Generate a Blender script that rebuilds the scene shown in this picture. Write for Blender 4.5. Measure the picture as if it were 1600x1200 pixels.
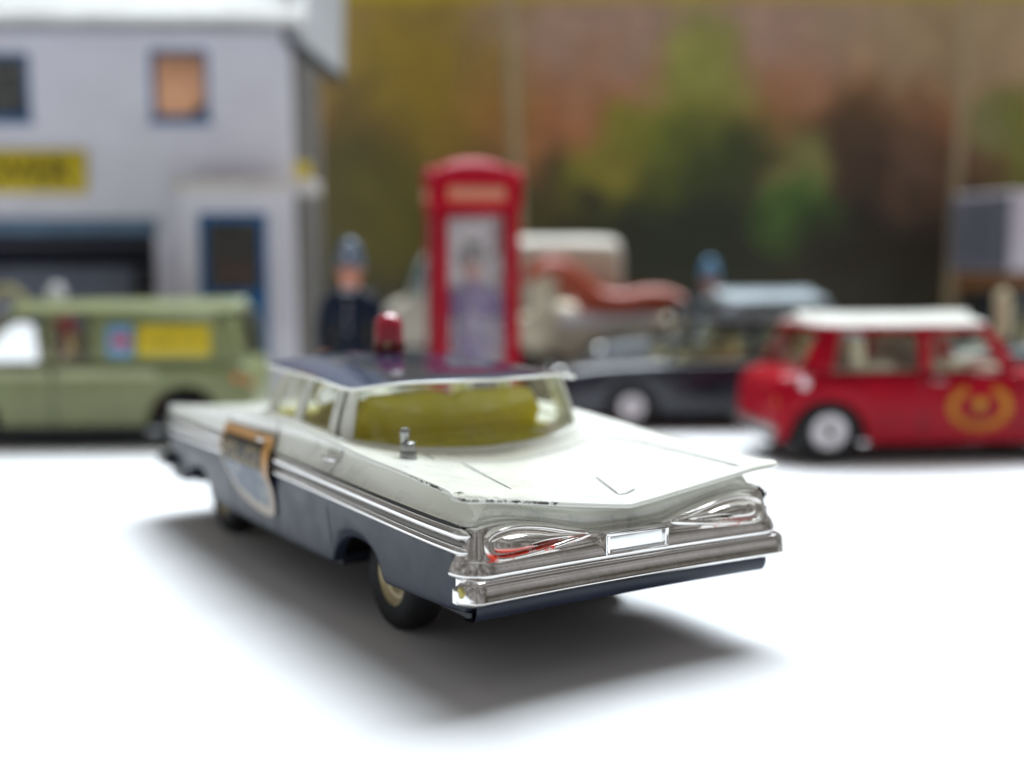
import bpy, bmesh, math, random
import numpy as np
from mathutils import Vector, Matrix
R = math.radians
MM = 0.001
random.seed(7)
for o in list(bpy.data.objects):
    bpy.data.objects.remove(o)
SC = bpy.context.scene
COL = SC.collection

# ------------------------------------------------------------------ camera
CX, CY, CZ, YAW, PIT, ROLL, F = -90.644, 71.688, 39.875, -.558, -.091, -.003, 1795.8
D = Vector((math.cos(YAW) * math.cos(PIT), math.sin(YAW) * math.cos(PIT), math.sin(PIT)))
RT = Vector((math.sin(YAW), -math.cos(YAW), 0))
UP = RT.cross(D)
r2 = RT * math.cos(ROLL) + UP * math.sin(ROLL)
u2 = -RT * math.sin(ROLL) + UP * math.cos(ROLL)
cam = bpy.data.cameras.new('camera')
camo = bpy.data.objects.new('camera', cam)
COL.objects.link(camo)
m = Matrix.Identity(4)
for i in range(3):
    m[i][0], m[i][1], m[i][2] = r2[i], u2[i], -D[i]
m.translation = Vector((CX, CY, CZ)) * MM
camo.matrix_world = m
cam.sensor_width = 36
cam.lens = F / 1600 * 36
cam.clip_start = .01
cam.clip_end = 20
cam.dof.use_dof = True
cam.dof.focus_distance = .114
cam.dof.aperture_fstop = 12.2
cam.dof.aperture_blades = 0
SC.camera = camo
BACK = Vector((math.cos(YAW), math.sin(YAW), 0))


def G(px, py):
    """photo pixel -> ground point in mm (things stand on the sheet)"""
    w = D + r2 * ((px - 800) / F) - u2 * ((py - 600) / F)
    t = -CZ / w.z
    return Vector((CX + w.x * t, CY + w.y * t, 0))


def at_depth(px, depth):
    """ground point below a photo column at a given distance along the view"""
    w = BACK + RT * ((px - 800) / F)
    return Vector((CX, CY, 0)) + w * depth


# ------------------------------------------------------------------ light
world = bpy.data.worlds.new('World')
SC.world = world
world.use_nodes = True
bg = world.node_tree.nodes['Background']
# unseen room as random greys and browns; patches added for the chrome to reflect
wt = world.node_tree
wc = wt.nodes.new('ShaderNodeTexCoord')
wn = wt.nodes.new('ShaderNodeTexNoise')
wn.inputs['Scale'].default_value = 3.6
wn.inputs['Detail'].default_value = 4
wn.inputs['Roughness'].default_value = .6
wr_ = wt.nodes.new('ShaderNodeValToRGB')
wt.links.new(wc.outputs['Generated'], wn.inputs['Vector'])
wt.links.new(wn.outputs['Fac'], wr_.inputs[0])
for e_, (p_, c_) in zip((wr_.color_ramp.elements[0], wr_.color_ramp.elements[1], wr_.color_ramp.elements.new(.52)), ((.34, (.060, .052, .036, 1)), (.66, (.78, .80, .90, 1)), (.51, (.245, .238, .235, 1)))):
    e_.position, e_.color = p_, c_
wt.links.new(wr_.outputs[0], bg.inputs[0])
bg.inputs[1].default_value = 1.0
L = bpy.data.lights.new('window_light', 'AREA')
L.shape = 'RECTANGLE'
L.size, L.size_y = .78, .62
L.energy = 24
L.color = (.85, .935, 1.0)
Lo = bpy.data.objects.new('window_light', L)
COL.objects.link(Lo)
ldir = (BACK * .95 + RT * .27).normalized() * math.cos(R(60)) + Vector((0, 0, math.sin(R(60))))
tgt = Vector((.06, -.02, 0))
Lo.location = tgt + ldir * 1.0
Lo.rotation_euler = (-ldir).to_track_quat('-Z', 'Y').to_euler()
SC.view_settings.view_transform = 'Standard'
SC.view_settings.look = 'None'
SC.view_settings.exposure = 0
SC.view_settings.gamma = 1
SC.render.engine = 'CYCLES'
SC.cycles.use_denoising = True
SC.cycles.max_bounces = 10
SC.cycles.transparent_max_bounces = 16
SC.cycles.caustics_reflective = False
SC.cycles.caustics_refractive = False
SC.cycles.sample_clamp_indirect = 6

# ------------------------------------------------------------------ materials


class NT:
    def __init__(s, name):
        s.m = bpy.data.materials.new(name)
        s.m.use_nodes = True
        s.t = s.m.node_tree
        s.b = s.t.nodes['Principled BSDF']

    def n(s, typ, **kw):
        x = s.t.nodes.new(typ)
        for k, v in kw.items():
            setattr(x, k, v)
        return x

    def l(s, a, b):
        s.t.links.new(a, b)

    def val(s, op, a, b=None, clamp=False):
        x = s.n('ShaderNodeMath', operation=op, use_clamp=clamp)
        for i, v in enumerate((a, b)):
            if v is None:
                continue
            if isinstance(v, (int, float)):
                x.inputs[i].default_value = v
            else:
                s.l(v, x.inputs[i])
        return x.outputs[0]

    def mix(s, f, a, b):
        x = s.n('ShaderNodeMix', data_type='RGBA')
        for i, v in ((0, f), (6, a), (7, b)):
            if isinstance(v, (int, float)):
                x.inputs[i].default_value = v
            elif isinstance(v, tuple):
                x.inputs[i].default_value = (*v, 1)
            else:
                s.l(v, x.inputs[i])
        return x.outputs[2]

    def obj(s):
        if not hasattr(s, '_o'):
            s._o = s.n('ShaderNodeTexCoord').outputs['Object']
        return s._o

    def noise(s, scale, detail=3, rough=.5, vec=None):
        x = s.n('ShaderNodeTexNoise')
        x.inputs['Scale'].default_value = scale
        x.inputs['Detail'].default_value = detail
        x.inputs['Roughness'].default_value = rough
        s.l(vec or s.obj(), x.inputs['Vector'])
        return x.outputs['Fac']

    def ramp(s, v, lo, hi):
        x = s.n('ShaderNodeMapRange')
        x.inputs[1].default_value = lo
        x.inputs[2].default_value = hi
        s.l(v, x.inputs[0])
        return x.outputs[0]

    def bump(s, h, strength, dist=.0001):
        x = s.n('ShaderNodeBump')
        x.inputs['Strength'].default_value = strength
        x.inputs['Distance'].default_value = dist
        s.l(h, x.inputs['Height'])
        s.l(x.outputs[0], s.b.inputs['Normal'])

    def set(s, **kw):
        for k, v in kw.items():
            i = s.b.inputs[k.replace('_', ' ')]
            if isinstance(v, tuple):
                i.default_value = (*v, 1)
            elif isinstance(v, (int, float)):
                i.default_value = v
            else:
                s.l(v, i)


def paint(name, col, rough=.3, coat=.3, chips=None, var=.12, metal=0, spec=.35):
    n = NT(name)
    f = n.ramp(n.noise(180, 4), .3, .7)
    c = n.mix(f, tuple(x * (1 - var) for x in col), tuple(min(1, x * (1 + var)) for x in col))
    if chips:
        lo, cc = chips
        k = n.ramp(n.noise(900, 4, .65), lo, lo + .03)
        c = n.mix(k, c, cc)
    n.set(Base_Color=c, Metallic=metal, Coat_Weight=coat * .5, Coat_Roughness=.08, Specular_IOR_Level=spec)
    rr = n.val('ADD', n.val('MULTIPLY', n.noise(420, 3), .25), rough - .1)
    n.set(Roughness=rr)
    n.bump(n.noise(260, 3), .12, .0002)
    return n.m


MAT = {}


def chrome(name, rough=.1, wear=.66, tint=(.84, .82, .80), bump=.11):
    n = NT(name)
    k = n.ramp(n.noise(1500, 5, .7), wear, wear + .04)
    k2 = n.ramp(n.noise(250, 4, .6), .45, .8)
    c = n.mix(n.val('MULTIPLY', k2, .22), tint, (.48, .45, .42))
    c = n.mix(k, c, (.10, .085, .07))
    n.set(Base_Color=c, Metallic=1)
    n.set(Roughness=n.val('ADD', n.val('MULTIPLY', k2, .12), rough))
    n.bump(n.noise(420, 4, .6), bump, .0002)
    return n.m


MAT['white'] = None
n = NT('cream_white_enamel')
att = n.n('ShaderNodeAttribute', attribute_name='edge').outputs['Fac']
f = n.ramp(n.noise(160, 4), .3, .7)
c = n.mix(f, (.80, .795, .72), (.83, .825, .75))
k = n.ramp(n.noise(820, 6, .72), .50, .53)
k = n.val('MULTIPLY', k, n.ramp(att, .55, .9))
c = n.mix(k, c, (.05, .045, .045))
k3 = n.val('MULTIPLY', n.ramp(n.noise(1900, 4, .6), .70, .74), .9)
c = n.mix(k3, c, (.16, .15, .15))
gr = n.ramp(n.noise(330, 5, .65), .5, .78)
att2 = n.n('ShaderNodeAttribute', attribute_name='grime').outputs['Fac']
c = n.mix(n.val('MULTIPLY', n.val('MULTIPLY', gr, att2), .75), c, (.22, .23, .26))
n.set(Base_Color=c, Coat_Weight=.4, Coat_Roughness=.05)
n.set(Roughness=n.val('ADD', n.val('MULTIPLY', n.noise(300, 3), .25), .18))
n.bump(n.noise(300, 4), .08, .0002)
MAT['white'] = n.m
MAT['blue'] = paint('dark_blue_enamel', (.009, .014, .031), .38, .16, (.73, (.22, .22, .24)), .2)
MAT['chrome'] = chrome('worn_chrome', .10)
MAT['chrome2'] = chrome('bright_chrome', .08, .70, (.84, .82, .80), .10)


def lamp_mat(name, thr, z_hi, scale):
    n = NT(name)
    z = n.n('ShaderNodeSeparateXYZ')
    n.l(n.obj(), z.inputs[0])
    low = n.ramp(z.outputs[2], z_hi, z_hi - .0004)
    k = n.val('MULTIPLY', n.ramp(n.noise(scale, 3, .6), thr, thr + .06), low)
    c = n.mix(k, (.82, .79, .75), (.80, .045, .012))
    n.set(Base_Color=c, Metallic=n.val('SUBTRACT', 1, n.val('MULTIPLY', k, .85)), Roughness=.13)
    n.bump(n.noise(600, 4), .12, .0002)
    return n.m


MAT['lamp'] = {1: lamp_mat('lamp_red_remnants', .36, .0147, 380), -1: lamp_mat('lamp_faint_red', .52, .0143, 380)}
MAT['rim_red'] = {1: lamp_mat('rim_red_remnants', .47, .0144, 260), -1: lamp_mat('rim_faint_red', .56, .0141, 260)}


def simple(name, col, rough=.5, metal=0, var=.1, **kw):
    n = NT(name)
    f = n.noise(140, 4)
    n.set(Base_Color=n.mix(n.ramp(f, .3, .7), tuple(x * (1 - var) for x in col), tuple(min(1, x * (1 + var)) for x in col)))
    kw.setdefault('Specular_IOR_Level', .3)
    n.set(Roughness=rough, Metallic=metal, **kw)
    n.bump(n.noise(500, 3), .1, .0002)
    return n.m


def glass(name, tint=(.95, .97, .93), gloss=.2):
    n = NT(name)
    out = n.t.nodes['Material Output']
    tr = n.n('ShaderNodeBsdfTransparent')
    tr.inputs[0].default_value = (*tint, 1)
    gl = n.n('ShaderNodeBsdfGlossy')
    gl.inputs['Roughness'].default_value = .06
    lw = n.n('ShaderNodeLayerWeight')
    lw.inputs['Blend'].default_value = .5
    frv = n.val('ADD', n.val('MULTIPLY', n.val('POWER', lw.outputs['Facing'], 3.5), .55), .035)
    sm = n.ramp(n.noise(300, 4, .6), .4, .8)
    fac = n.val('ADD', frv, n.val('MULTIPLY', sm, gloss), True)
    mx = n.n('ShaderNodeMixShader')
    n.l(fac, mx.inputs[0])
    n.l(tr.outputs[0], mx.inputs[1])
    n.l(gl.outputs[0], mx.inputs[2])
    n.l(mx.outputs[0], out.inputs[0])
    return n.m


MAT['glass'] = glass('clear_plastic_glazing')
n = NT('milky_pane')
tl = n.n('ShaderNodeBsdfTranslucent')
tl.inputs[0].default_value = (.8, .77, .77, 1)
mxs = n.n('ShaderNodeMixShader')
mxs.inputs[0].default_value = .55
n.set(Base_Color=n.mix(n.noise(120, 3), (.62, .60, .60), (.70, .68, .68)), Roughness=.3)
n.l(n.b.outputs[0], mxs.inputs[1])
n.l(tl.outputs[0], mxs.inputs[2])
n.l(mxs.outputs[0], n.t.nodes['Material Output'].inputs[0])
MAT['milky'] = n.m
n = NT('yellow_plastic')
out_ = n.t.nodes['Material Output']
tl = n.n('ShaderNodeBsdfTranslucent')
tl.inputs[0].default_value = (.92, .80, .14, 1)
mxs = n.n('ShaderNodeMixShader')
mxs.inputs[0].default_value = .42
n.set(Base_Color=n.mix(n.noise(200, 3), (.90, .80, .13), (.84, .74, .11)), Roughness=.4)
n.l(n.b.outputs[0], mxs.inputs[1])
n.l(tl.outputs[0], mxs.inputs[2])
n.l(mxs.outputs[0], out_.inputs[0])
MAT['yellow_int'] = n.m
MAT['cream_int'] = simple('cream_plastic', (.62, .55, .40), .5)
MAT['tyre'] = simple('black_rubber', (.013, .013, .014), .65)
MAT['hub'] = simple('dull_metal_hub', (.40, .33, .19), .35, .7)
MAT['hub_bright'] = simple('spun_metal_hub', (.66, .62, .64), .4, .5)
MAT['black'] = simple('black_base', (.012, .014, .02), .4)
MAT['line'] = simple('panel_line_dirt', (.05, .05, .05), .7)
MAT['gold_hub'] = MAT['hub']
n = NT('red_beacon_plastic')
n.set(Base_Color=(.55, .006, .035), Roughness=.12, Transmission_Weight=.25, Coat_Weight=.8, Subsurface_Weight=.0)
n.bump(n.noise(300, 2), .05)
MAT['beacon'] = n.m
MAT['dull_metal'] = simple('dull_metal', (.34, .34, .33), .35, .9)
MAT['silver_tip'] = simple('worn_plating', (.36, .31, .10), .5, .5, .4)

# ------------------------------------------------------------------ mesh helpers


def empty(name, loc=(0, 0, 0), rz=0, label=None, cat=None, group=None):
    o = bpy.data.objects.new(name, None)
    o.empty_display_size = .005
    COL.objects.link(o)
    o.location = Vector(loc) * MM
    o.rotation_euler = (0, 0, rz)
    tag(o, label, cat, group, 'thing')
    return o


def tag(o, label=None, cat=None, group=None, kind=None):
    for k, v in (('label', label), ('category', cat), ('group', group), ('kind', kind)):
        if v:
            o[k] = v
    return o


def mk(name, vf, mats, parent=None, smooth=True, idx=None, angle=40, merge=True, bevel=0, off=(0, 0, 0), solid=0):
    vs, fs = vf[0], vf[1]
    if idx is None and len(vf) > 2:
        idx = vf[2]
    me = bpy.data.meshes.new(name)
    ox = Vector(off)
    me.from_pydata([tuple((Vector(v) - ox) * MM) for v in vs], [], [tuple(f) for f in fs])
    if not isinstance(mats, (list, tuple)):
        mats = [mats]
    for mt in mats:
        me.materials.append(mt)
    if idx is not None:
        for p, i in zip(me.polygons, idx):
            p.material_index = i
    bm = bmesh.new()
    bm.from_mesh(me)
    if merge:
        bmesh.ops.remove_doubles(bm, verts=bm.verts, dist=2e-6)
        bmesh.ops.dissolve_degenerate(bm, dist=1e-7, edges=bm.edges)
    if bevel:
        bmesh.ops.bevel(bm, geom=[e for e in bm.edges if len(e.link_faces) == 2 and e.calc_face_angle(0) > .5],
                        offset=bevel * MM, segments=2, affect='EDGES', profile=.5, clamp_overlap=True)
    bmesh.ops.recalc_face_normals(bm, faces=bm.faces)
    bm.to_mesh(me)
    bm.free()
    if smooth:
        me.shade_smooth()
        me.set_sharp_from_angle(angle=R(angle))
    o = bpy.data.objects.new(name, me)
    COL.objects.link(o)
    if parent:
        o.parent = parent
    if solid:
        md = o.modifiers.new('thickness', 'SOLIDIFY')
        md.thickness = abs(solid) * MM
        md.offset = -1 if solid > 0 else 1
    return o


def box(x0, x1, y0, y1, z0, z1):
    v = [(x, y, z) for x in (x0, x1) for y in (y0, y1) for z in (z0, z1)]
    f = [(0, 1, 3, 2), (4, 6, 7, 5), (0, 4, 5, 1), (2, 3, 7, 6), (0, 2, 6, 4), (1, 5, 7, 3)]
    return v, f


def join(*parts):
    V, Fc, I = [], [], []
    for k, p in enumerate(parts):
        b = len(V)
        V += list(p[0])
        Fc += [tuple(i + b for i in f) for f in p[1]]
        I += list(p[2]) if len(p) > 2 else [0] * len(p[1])
    return V, Fc, I


def grid(rows, closed=False, cap=False):
    """rows: list of equal-length point lists"""
    n_ = len(rows[0])
    V = [tuple(p) for r in rows for p in r]
    Fc = []
    for i in range(len(rows) - 1):
        for j in range(n_ if closed else n_ - 1):
            a, b = i * n_ + j, i * n_ + (j + 1) % n_
            Fc.append((a, b, b + n_, a + n_))
    if cap:
        Fc.append(tuple(range(n_ - 1, -1, -1)))
        Fc.append(tuple(range((len(rows) - 1) * n_, len(rows) * n_)))
    return V, Fc


def mirror(vf):
    V, Fc = vf[0], vf[1]
    b = len(V)
    V2 = list(V) + [(x, -y, z) for x, y, z in V]
    F2 = list(Fc) + [tuple(i + b for i in reversed(f)) for f in Fc]
    if len(vf) > 2:
        return V2, F2, list(vf[2]) * 2
    return V2, F2


def catmull(P, k=5, closed=False):
    P = [np.array(p, float) for p in P]
    out = []
    N = len(P)
    rng = range(N) if closed else range(N - 1)
    for i in rng:
        if closed:
            p0, p1, p2, p3 = P[i - 1], P[i], P[(i + 1) % N], P[(i + 2) % N]
        else:
            p0, p1, p2, p3 = P[max(i - 1, 0)], P[i], P[i + 1], P[min(i + 2, N - 1)]
        for j in range(k):
            t = j / k
            out.append(.5 * (2 * p1 + (p2 - p0) * t + (2 * p0 - 5 * p1 + 4 * p2 - p3) * t * t + (3 * p1 - p0 - 3 * p2 + p3) * t ** 3))
    if not closed:
        out.append(P[-1])
    return out


def tube(P, r, seg=8, closed=False, flat=1.0):
    P = [Vector(p) for p in P]
    N = len(P)
    rows = []
    for i, p in enumerate(P):
        a = P[i - 1] if (i > 0 or closed) else P[i]
        b = P[(i + 1) % N] if (i < N - 1 or closed) else P[i]
        t = (b - a).normalized()
        ref = Vector((0, 0, 1)) if abs(t.z) < .9 else Vector((1, 0, 0))
        s = t.cross(ref).normalized()
        w = s.cross(t)
        rr = r[i] if isinstance(r, (list, tuple)) else r
        rows.append([p + (s * math.cos(q) + w * math.sin(q) * flat) * rr for q in (2 * math.pi * k / seg for k in range(seg))])
    if closed:
        rows.append(rows[0])
        return grid(rows, True)
    return grid(rows, True, True)


def lathe(prof, seg=32, axis='y', c=(0, 0, 0), closed=False):
    """prof: (radius, height along axis)"""
    rows = []
    for k in range(seg + 1):
        q = 2 * math.pi * k / seg
        row = []
        for r, h in prof:
            a, b = r * math.cos(q), r * math.sin(q)
            p = {'y': (a, h, b), 'z': (a, b, h), 'x': (h, a, b)}[axis]
            row.append((p[0] + c[0], p[1] + c[1], p[2] + c[2]))
        rows.append(row)
    return grid(rows)


def interp(x, pts):
    xs = [p[0] for p in pts]
    # smooth (monotone-ish) interpolation
    if x <= xs[0]:
        return pts[0][1]
    if x >= xs[-1]:
        return pts[-1][1]
    for i in range(len(pts) - 1):
        if xs[i] <= x <= xs[i + 1]:
            h = xs[i + 1] - xs[i]
            t = (x - xs[i]) / h

            def sl(j):
                if j <= 0 or j >= len(pts) - 1:
                    return (pts[min(j + 1, len(pts) - 1)][1] - pts[max(j - 1, 0)][1]) / (xs[min(j + 1, len(pts) - 1)] - xs[max(j - 1, 0)])
                return (pts[j + 1][1] - pts[j - 1][1]) / (xs[j + 1] - xs[j - 1])
            a, b = pts[i][1], pts[i + 1][1]
            return (2 * t ** 3 - 3 * t * t + 1) * a + (t ** 3 - 2 * t * t + t) * h * sl(i) + (-2 * t ** 3 + 3 * t * t) * b + (t ** 3 - t * t) * h * sl(i + 1)


def text_vf(s, size, extrude=.05):
    cu = bpy.data.curves.new('t', 'FONT')
    cu.body = s
    cu.size = size
    cu.align_x = 'CENTER'
    cu.align_y = 'CENTER'
    cu.extrude = extrude
    cu.resolution_u = 3
    cu.offset = size * .012
    o = bpy.data.objects.new('t', cu)
    COL.objects.link(o)
    dg = bpy.context.evaluated_depsgraph_get()
    me = o.evaluated_get(dg).to_mesh()
    V = [tuple(v.co) for v in me.vertices]
    Fc = [tuple(p.vertices) for p in me.polygons]
    o.evaluated_get(dg).to_mesh_clear()
    bpy.data.objects.remove(o)
    return V, Fc


def xf(vf, fn):
    return ([tuple(fn(*v)) for v in vf[0]],) + tuple(vf[1:])


# ------------------------------------------------------------------ white sheet
n = NT('white_paper')
f = n.noise(60, 5, .6)
c = n.mix(n.ramp(f, .35, .65), (.80, .80, .80), (.84, .84, .85))
sp = n.ramp(n.noise(420, 2, .5), .80, .83)
c = n.mix(n.val('MULTIPLY', sp, .5), c, (.35, .33, .3))
n.set(Base_Color=c, Roughness=.8, Specular_IOR_Level=.2)
n.bump(n.noise(900, 3), .15, .0001)
PAPER = n.m
sheet = []
ang = YAW
N1 = 24
rows = []
for i in range(N1 + 1):
    row = []
    for j in range(N1 + 1):
        p = Vector((CX, CY, 0)) + BACK * (-420 + 1000 * i / N1) + RT * (-520 + 1040 * j / N1)
        row.append((p.x, p.y, 0))
    rows.append(row)
o = mk('table_sheet', grid(rows), PAPER)
tag(o, kind='structure')

# ------------------------------------------------------------------ the patrol car (1:48 die-cast)
OFF = (54, 0, 0)
car = empty('toy_police_car', OFF, 0, 'cream and dark blue finned die-cast patrol car with red roof beacon on the white sheet', 'toy car')


def cmk(name, vf, mats, parent=None, **kw):
    return mk(name, vf, mats, parent or car, off=OFF, **kw)


ZF = [(1.5, 19.6), (4, 19.7), (14, 20.3), (23, 20.7), (31, 21.3), (39, 21.8), (50, 22.2), (60, 22.0), (72, 21.2), (85, 20.2), (98, 19.4), (104, 18.9), (107, 18.2)]
ZC = [(0, 16.8), (6, 17.2), (14, 17.7), (22, 18.4), (32, 19.0), (40, 18.8), (66, 19.4), (74, 20.2), (85, 20.0), (98, 18.9), (107, 17.4)]
YS = [(2, 19.3), (8, 19.6), (25, 19.8), (50, 19.9), (80, 19.8), (98, 19.2), (104, 18.6)]
AX_R, AX_F = 25.6, 86.0


def rear_x(y):
    t = abs(y) / 19.3
    return 1.25 - .6 * t ** 2


def path_pts():
    P = []
    for i in range(24):
        y = 17.6 * i / 23
        P.append((rear_x(y), y))
    # rear corner
    x0, y0 = rear_x(17.6), 17.6
    for i in range(1, 7):
        q = math.pi / 2 * i / 6
        P.append((x0 + 2.2 * (1 - math.cos(q)), y0 + (interp(x0 + 2.2, YS) - y0) * math.sin(q)))
    xs = np.linspace(x0 + 2.2, 103, 150)
    for x in xs[1:]:
        P.append((x, interp(x, YS)))
    ye = interp(103, YS)
    for i in range(1, 7):
        q = math.pi / 2 * i / 6
        P.append((103 + 3.4 * math.sin(q), ye - 3.4 * (1 - math.cos(q))))
    for i in range(1, 13):
        y = (ye - 3.4) * (1 - i / 12)
        P.append((106.4 + .8 * (1 - (y / 16) ** 2), y))
    return P


PATH = path_pts()
NP_ = len(PATH)


def pnormal(i):
    a = PATH[max(i - 1, 0)]
    b = PATH[min(i + 1, NP_ - 1)]
    if i == 0:
        return (-1, 0)
    if i == NP_ - 1:
        return (1, 0)
    t = (b[0] - a[0], b[1] - a[1])
    l = math.hypot(*t)
    # travelling rear centre -> left corner -> forward : outward normal
    return (-t[1] / l, t[0] / l)


def is_rear(x, y):
    return x < 3.2


def zfin(x, y):
    if x < 3.0:
        t = min(abs(y) / 19.3, 1)
        return 16.85 + (19.65 - 16.85) * t ** 1.12
    if x > 103:
        t = min(abs(y) / 18.5, 1)
        return 17.6 + (interp(x, ZF) - 17.6) * t ** 1.5
    return interp(x, ZF)


def ztop_chrome(y):
    y = abs(y)
    return interp(y, [(0, 14.55), (4, 14.6), (5.5, 14.8), (8, 15.5), (11, 16.2), (14.5, 16.75), (17, 16.7), (18.6, 16.5)])


def zstrip(x, y):
    if x < 3.0:
        return ztop_chrome(y) + .1
    return interp(x, [(3, 16.4), (12, 16.6), (27, 17.0), (47, 17.5), (73, 17.6), (100, 17.2), (107, 16.5)])


def arch(x):
    z = 0
    for ax, w, h in ((26.2, 7.0, 11.0), (AX_F + .3, 7.2, 10.8)):
        t = abs(x - ax) / w
        if t < 1:
            z = max(z, 5 + (h - 5) * (1 - t ** 2.6) ** .5)
    return z


def zbot(x):
    s = interp(x, [(0, 8.4), (8, 7.8), (18, 7.4), (34, 6.8), (55, 6.6), (78, 6.8), (92.5, 7.2), (94.5, 9.8), (107, 10.4)])
    return max(s, arch(x))


def cove(x, y):
    if x < 3.2:
        t = min(abs(y) / 18, 1)
        return 2.2 + 1.3 * t ** 3
    return interp(x, [(3, 3.5), (10, 3.0), (22, 2.4), (40, 1.5), (56, .5), (70, .15), (107, .1)])


def section(i):
    x, y = PATH[i]
    nx, ny = pnormal(i)
    zb, zs, zf, c = zbot(x), zstrip(x, y), zfin(x, y), cove(x, y)
    h = zf - zs
    e = 1.35 * math.exp(-((i - 26.5) / 3.2) ** 2)
    ke = [(-1.8, zb), (-.75, zb), (-.7, zb + .02), (-.42, zb + .5), (-.12, max(11.2, zb + 1)), (.1, 13.4), (.12, zs - .05),
          (-c * .14, zs + .05 * h), (-c * .42, zs + .20 * h), (-c * .78, zs + .42 * h), (-c * 1.0, zs + .60 * h), (-c * .92 + e * .2, zf - .85 * min(1, h / 2.6)),
          (-c * .42 + e * .6, zf - .56), (-.06 + e * .95, zf - .36), (.06 + e, zf - .14), (-.06 + e, zf + .08)]
    rec = 1.4 * min(1, max(0, (30 - i) / 5))
    if rec:
        ke = [(o_ - rec * (1 if 3 <= q_ <= 7 else (.5 if q_ == 8 else 0)), z_) for q_, (o_, z_) in enumerate(ke)]
    S = catmull(ke, 4)
    seg = np.linspace(0, len(ke) - 1, len(S))
    return [(x + nx * o, y + ny * o, z) for o, z in S], seg


rows = []
for i in range(NP_):
    s, seg = section(i)
    rows.append(s)
V, Fc = grid(rows)
ns = len(rows[0])
idx = []
for f in Fc:
    j = f[0] % ns
    idx.append(0 if seg[j] < 5.9 else 1)
SHELL = mirror((V, Fc, idx))


def deck_z(x, y):
    yf = interp(max(x, 2), YS)
    t = min(abs(y) / yf, 1)
    if x < 3:
        zf_ = 19.7
    else:
        zf_ = interp(x, ZF)
    zc = interp(x, ZC)
    p = interp(x, [(0, 1.12), (15, 1.3), (35, 1.8), (70, 2.2), (107, 2.5)])
    return zc + (zf_ + .08 - zc) * t ** p


rows = []
for i in range(NP_):
    ex, ey, ez = SHELL[0][i * ns + ns - 1]
    u = i / (NP_ - 1)
    if ex < 20:
        # distance along edge from rear centre
        s = ey if ex < 3.2 else 19.5 + (ex - 3.2)
        cx = rear_x(0) + .06 + (20 - rear_x(0)) * (s / 36.3) ** 1.15
    elif ex > 92:
        sfront = (107.2 - ex) + 0
        cx = ex if ey > 15.4 else 106.0 + (1.1) * (1 - ey / 15.4)
        cx = max(ex, min(cx, 107.1)) if ey <= 15.4 else ex
    else:
        cx = ex
    row = []
    for k in range(15):
        v = 1 - (1 - k / 14)  # 0 edge .. 1 centre
        x, y = ex + (cx - ex) * v, ey * (1 - v)
        z = deck_z(x, y)
        if k == 0:
            z = ez
        elif ex < 3.2 or ex > 103:
            z = z + (ez - deck_z(ex, ey)) * (1 - v) ** 3
        row.append((x, y, z))
    rows.append(row)
V, Fc = grid(rows)
DECK = mirror((V, Fc, [1] * len(Fc)))
body = cmk('body', join(SHELL, DECK), [MAT['blue'], MAT['white']], angle=50)
me = body.data
ea = me.attributes.new('edge', 'FLOAT', 'POINT')
ga = me.attributes.new('grime', 'FLOAT', 'POINT')
for i, v in enumerate(me.vertices):
    x, y, z = v.co.x / MM + OFF[0], v.co.y / MM, v.co.z / MM
    if x < 40:
        zf_ = zfin(x, y) if (x < 3 or abs(y) > 18.3) else 99
        d = abs(z - zf_ + .1)
        w = max(0, 1 - d / .5)
        fall = 1 if x < 9 else max(0, 1 - (x - 9) / 12)
        side = 1 if (y > 9) else .45
        ea.data[i].value = w * fall * side
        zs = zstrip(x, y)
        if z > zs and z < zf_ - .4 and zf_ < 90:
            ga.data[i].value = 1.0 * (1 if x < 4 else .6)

# panel lines: fine dark creases lying in the paint


def ribbon(pts, fz, w=.26, lift=.025):
    rows = []
    P = [Vector((p[0], p[1], 0)) for p in pts]
    Q = []
    for a, b in zip(P[:-1], P[1:]):
        for k in range(10):
            Q.append(a.lerp(b, k / 10))
    Q.append(P[-1])
    N = len(Q)
    for i, p in enumerate(Q):
        t = (Q[min(i + 1, N - 1)] - Q[max(i - 1, 0)]).normalized()
        s = Vector((-t.y, t.x, 0)) * w / 2 * (1 if 0 < i < N - 1 else .3)
        row = []
        for q in (p + s, p, p - s):
            row.append((q.x, q.y, fz(q.x, q.y) + lift))
        rows.append(row)
    return grid(rows)


SEAM = [([(22.6, 7.9), (7.4, 10.6)], .3), ([(27.2, 10.2), (24.0, 10.6)], .34), ([(24.0, 10.6), (23.2, 2), (24.6, -8), (26.2, -14.2)], .2),
        ([(26.2, -14.2), (21.4, -15.4), (12.6, -15.8), (2.6, -16.2)], .3), ([(12.2, -3.4), (4.8, -1.1)], .24), ([(4.8, -1.1), (4.6, -2.0), (5.2, -3.6)], .26)]
for pts, w in SEAM:
    cmk('panel_seam', ribbon(pts, deck_z, w), MAT['line'], body)


def side_y(x, z):
    """left flank surface at (x, z) by scanning the section"""
    i = min(range(30, NP_ - 20), key=lambda k: abs(PATH[k][0] - x))
    best = None
    s, sg = section(i)
    for a, b in zip(s[:-1], s[1:]):
        if (a[2] - z) * (b[2] - z) <= 0 and abs(a[2] - b[2]) > 1e-6:
            t = (z - a[2]) / (b[2] - a[2])
            best = a[1] + (b[1] - a[1]) * t
            break
    return best if best is not None else PATH[i][1]


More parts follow.
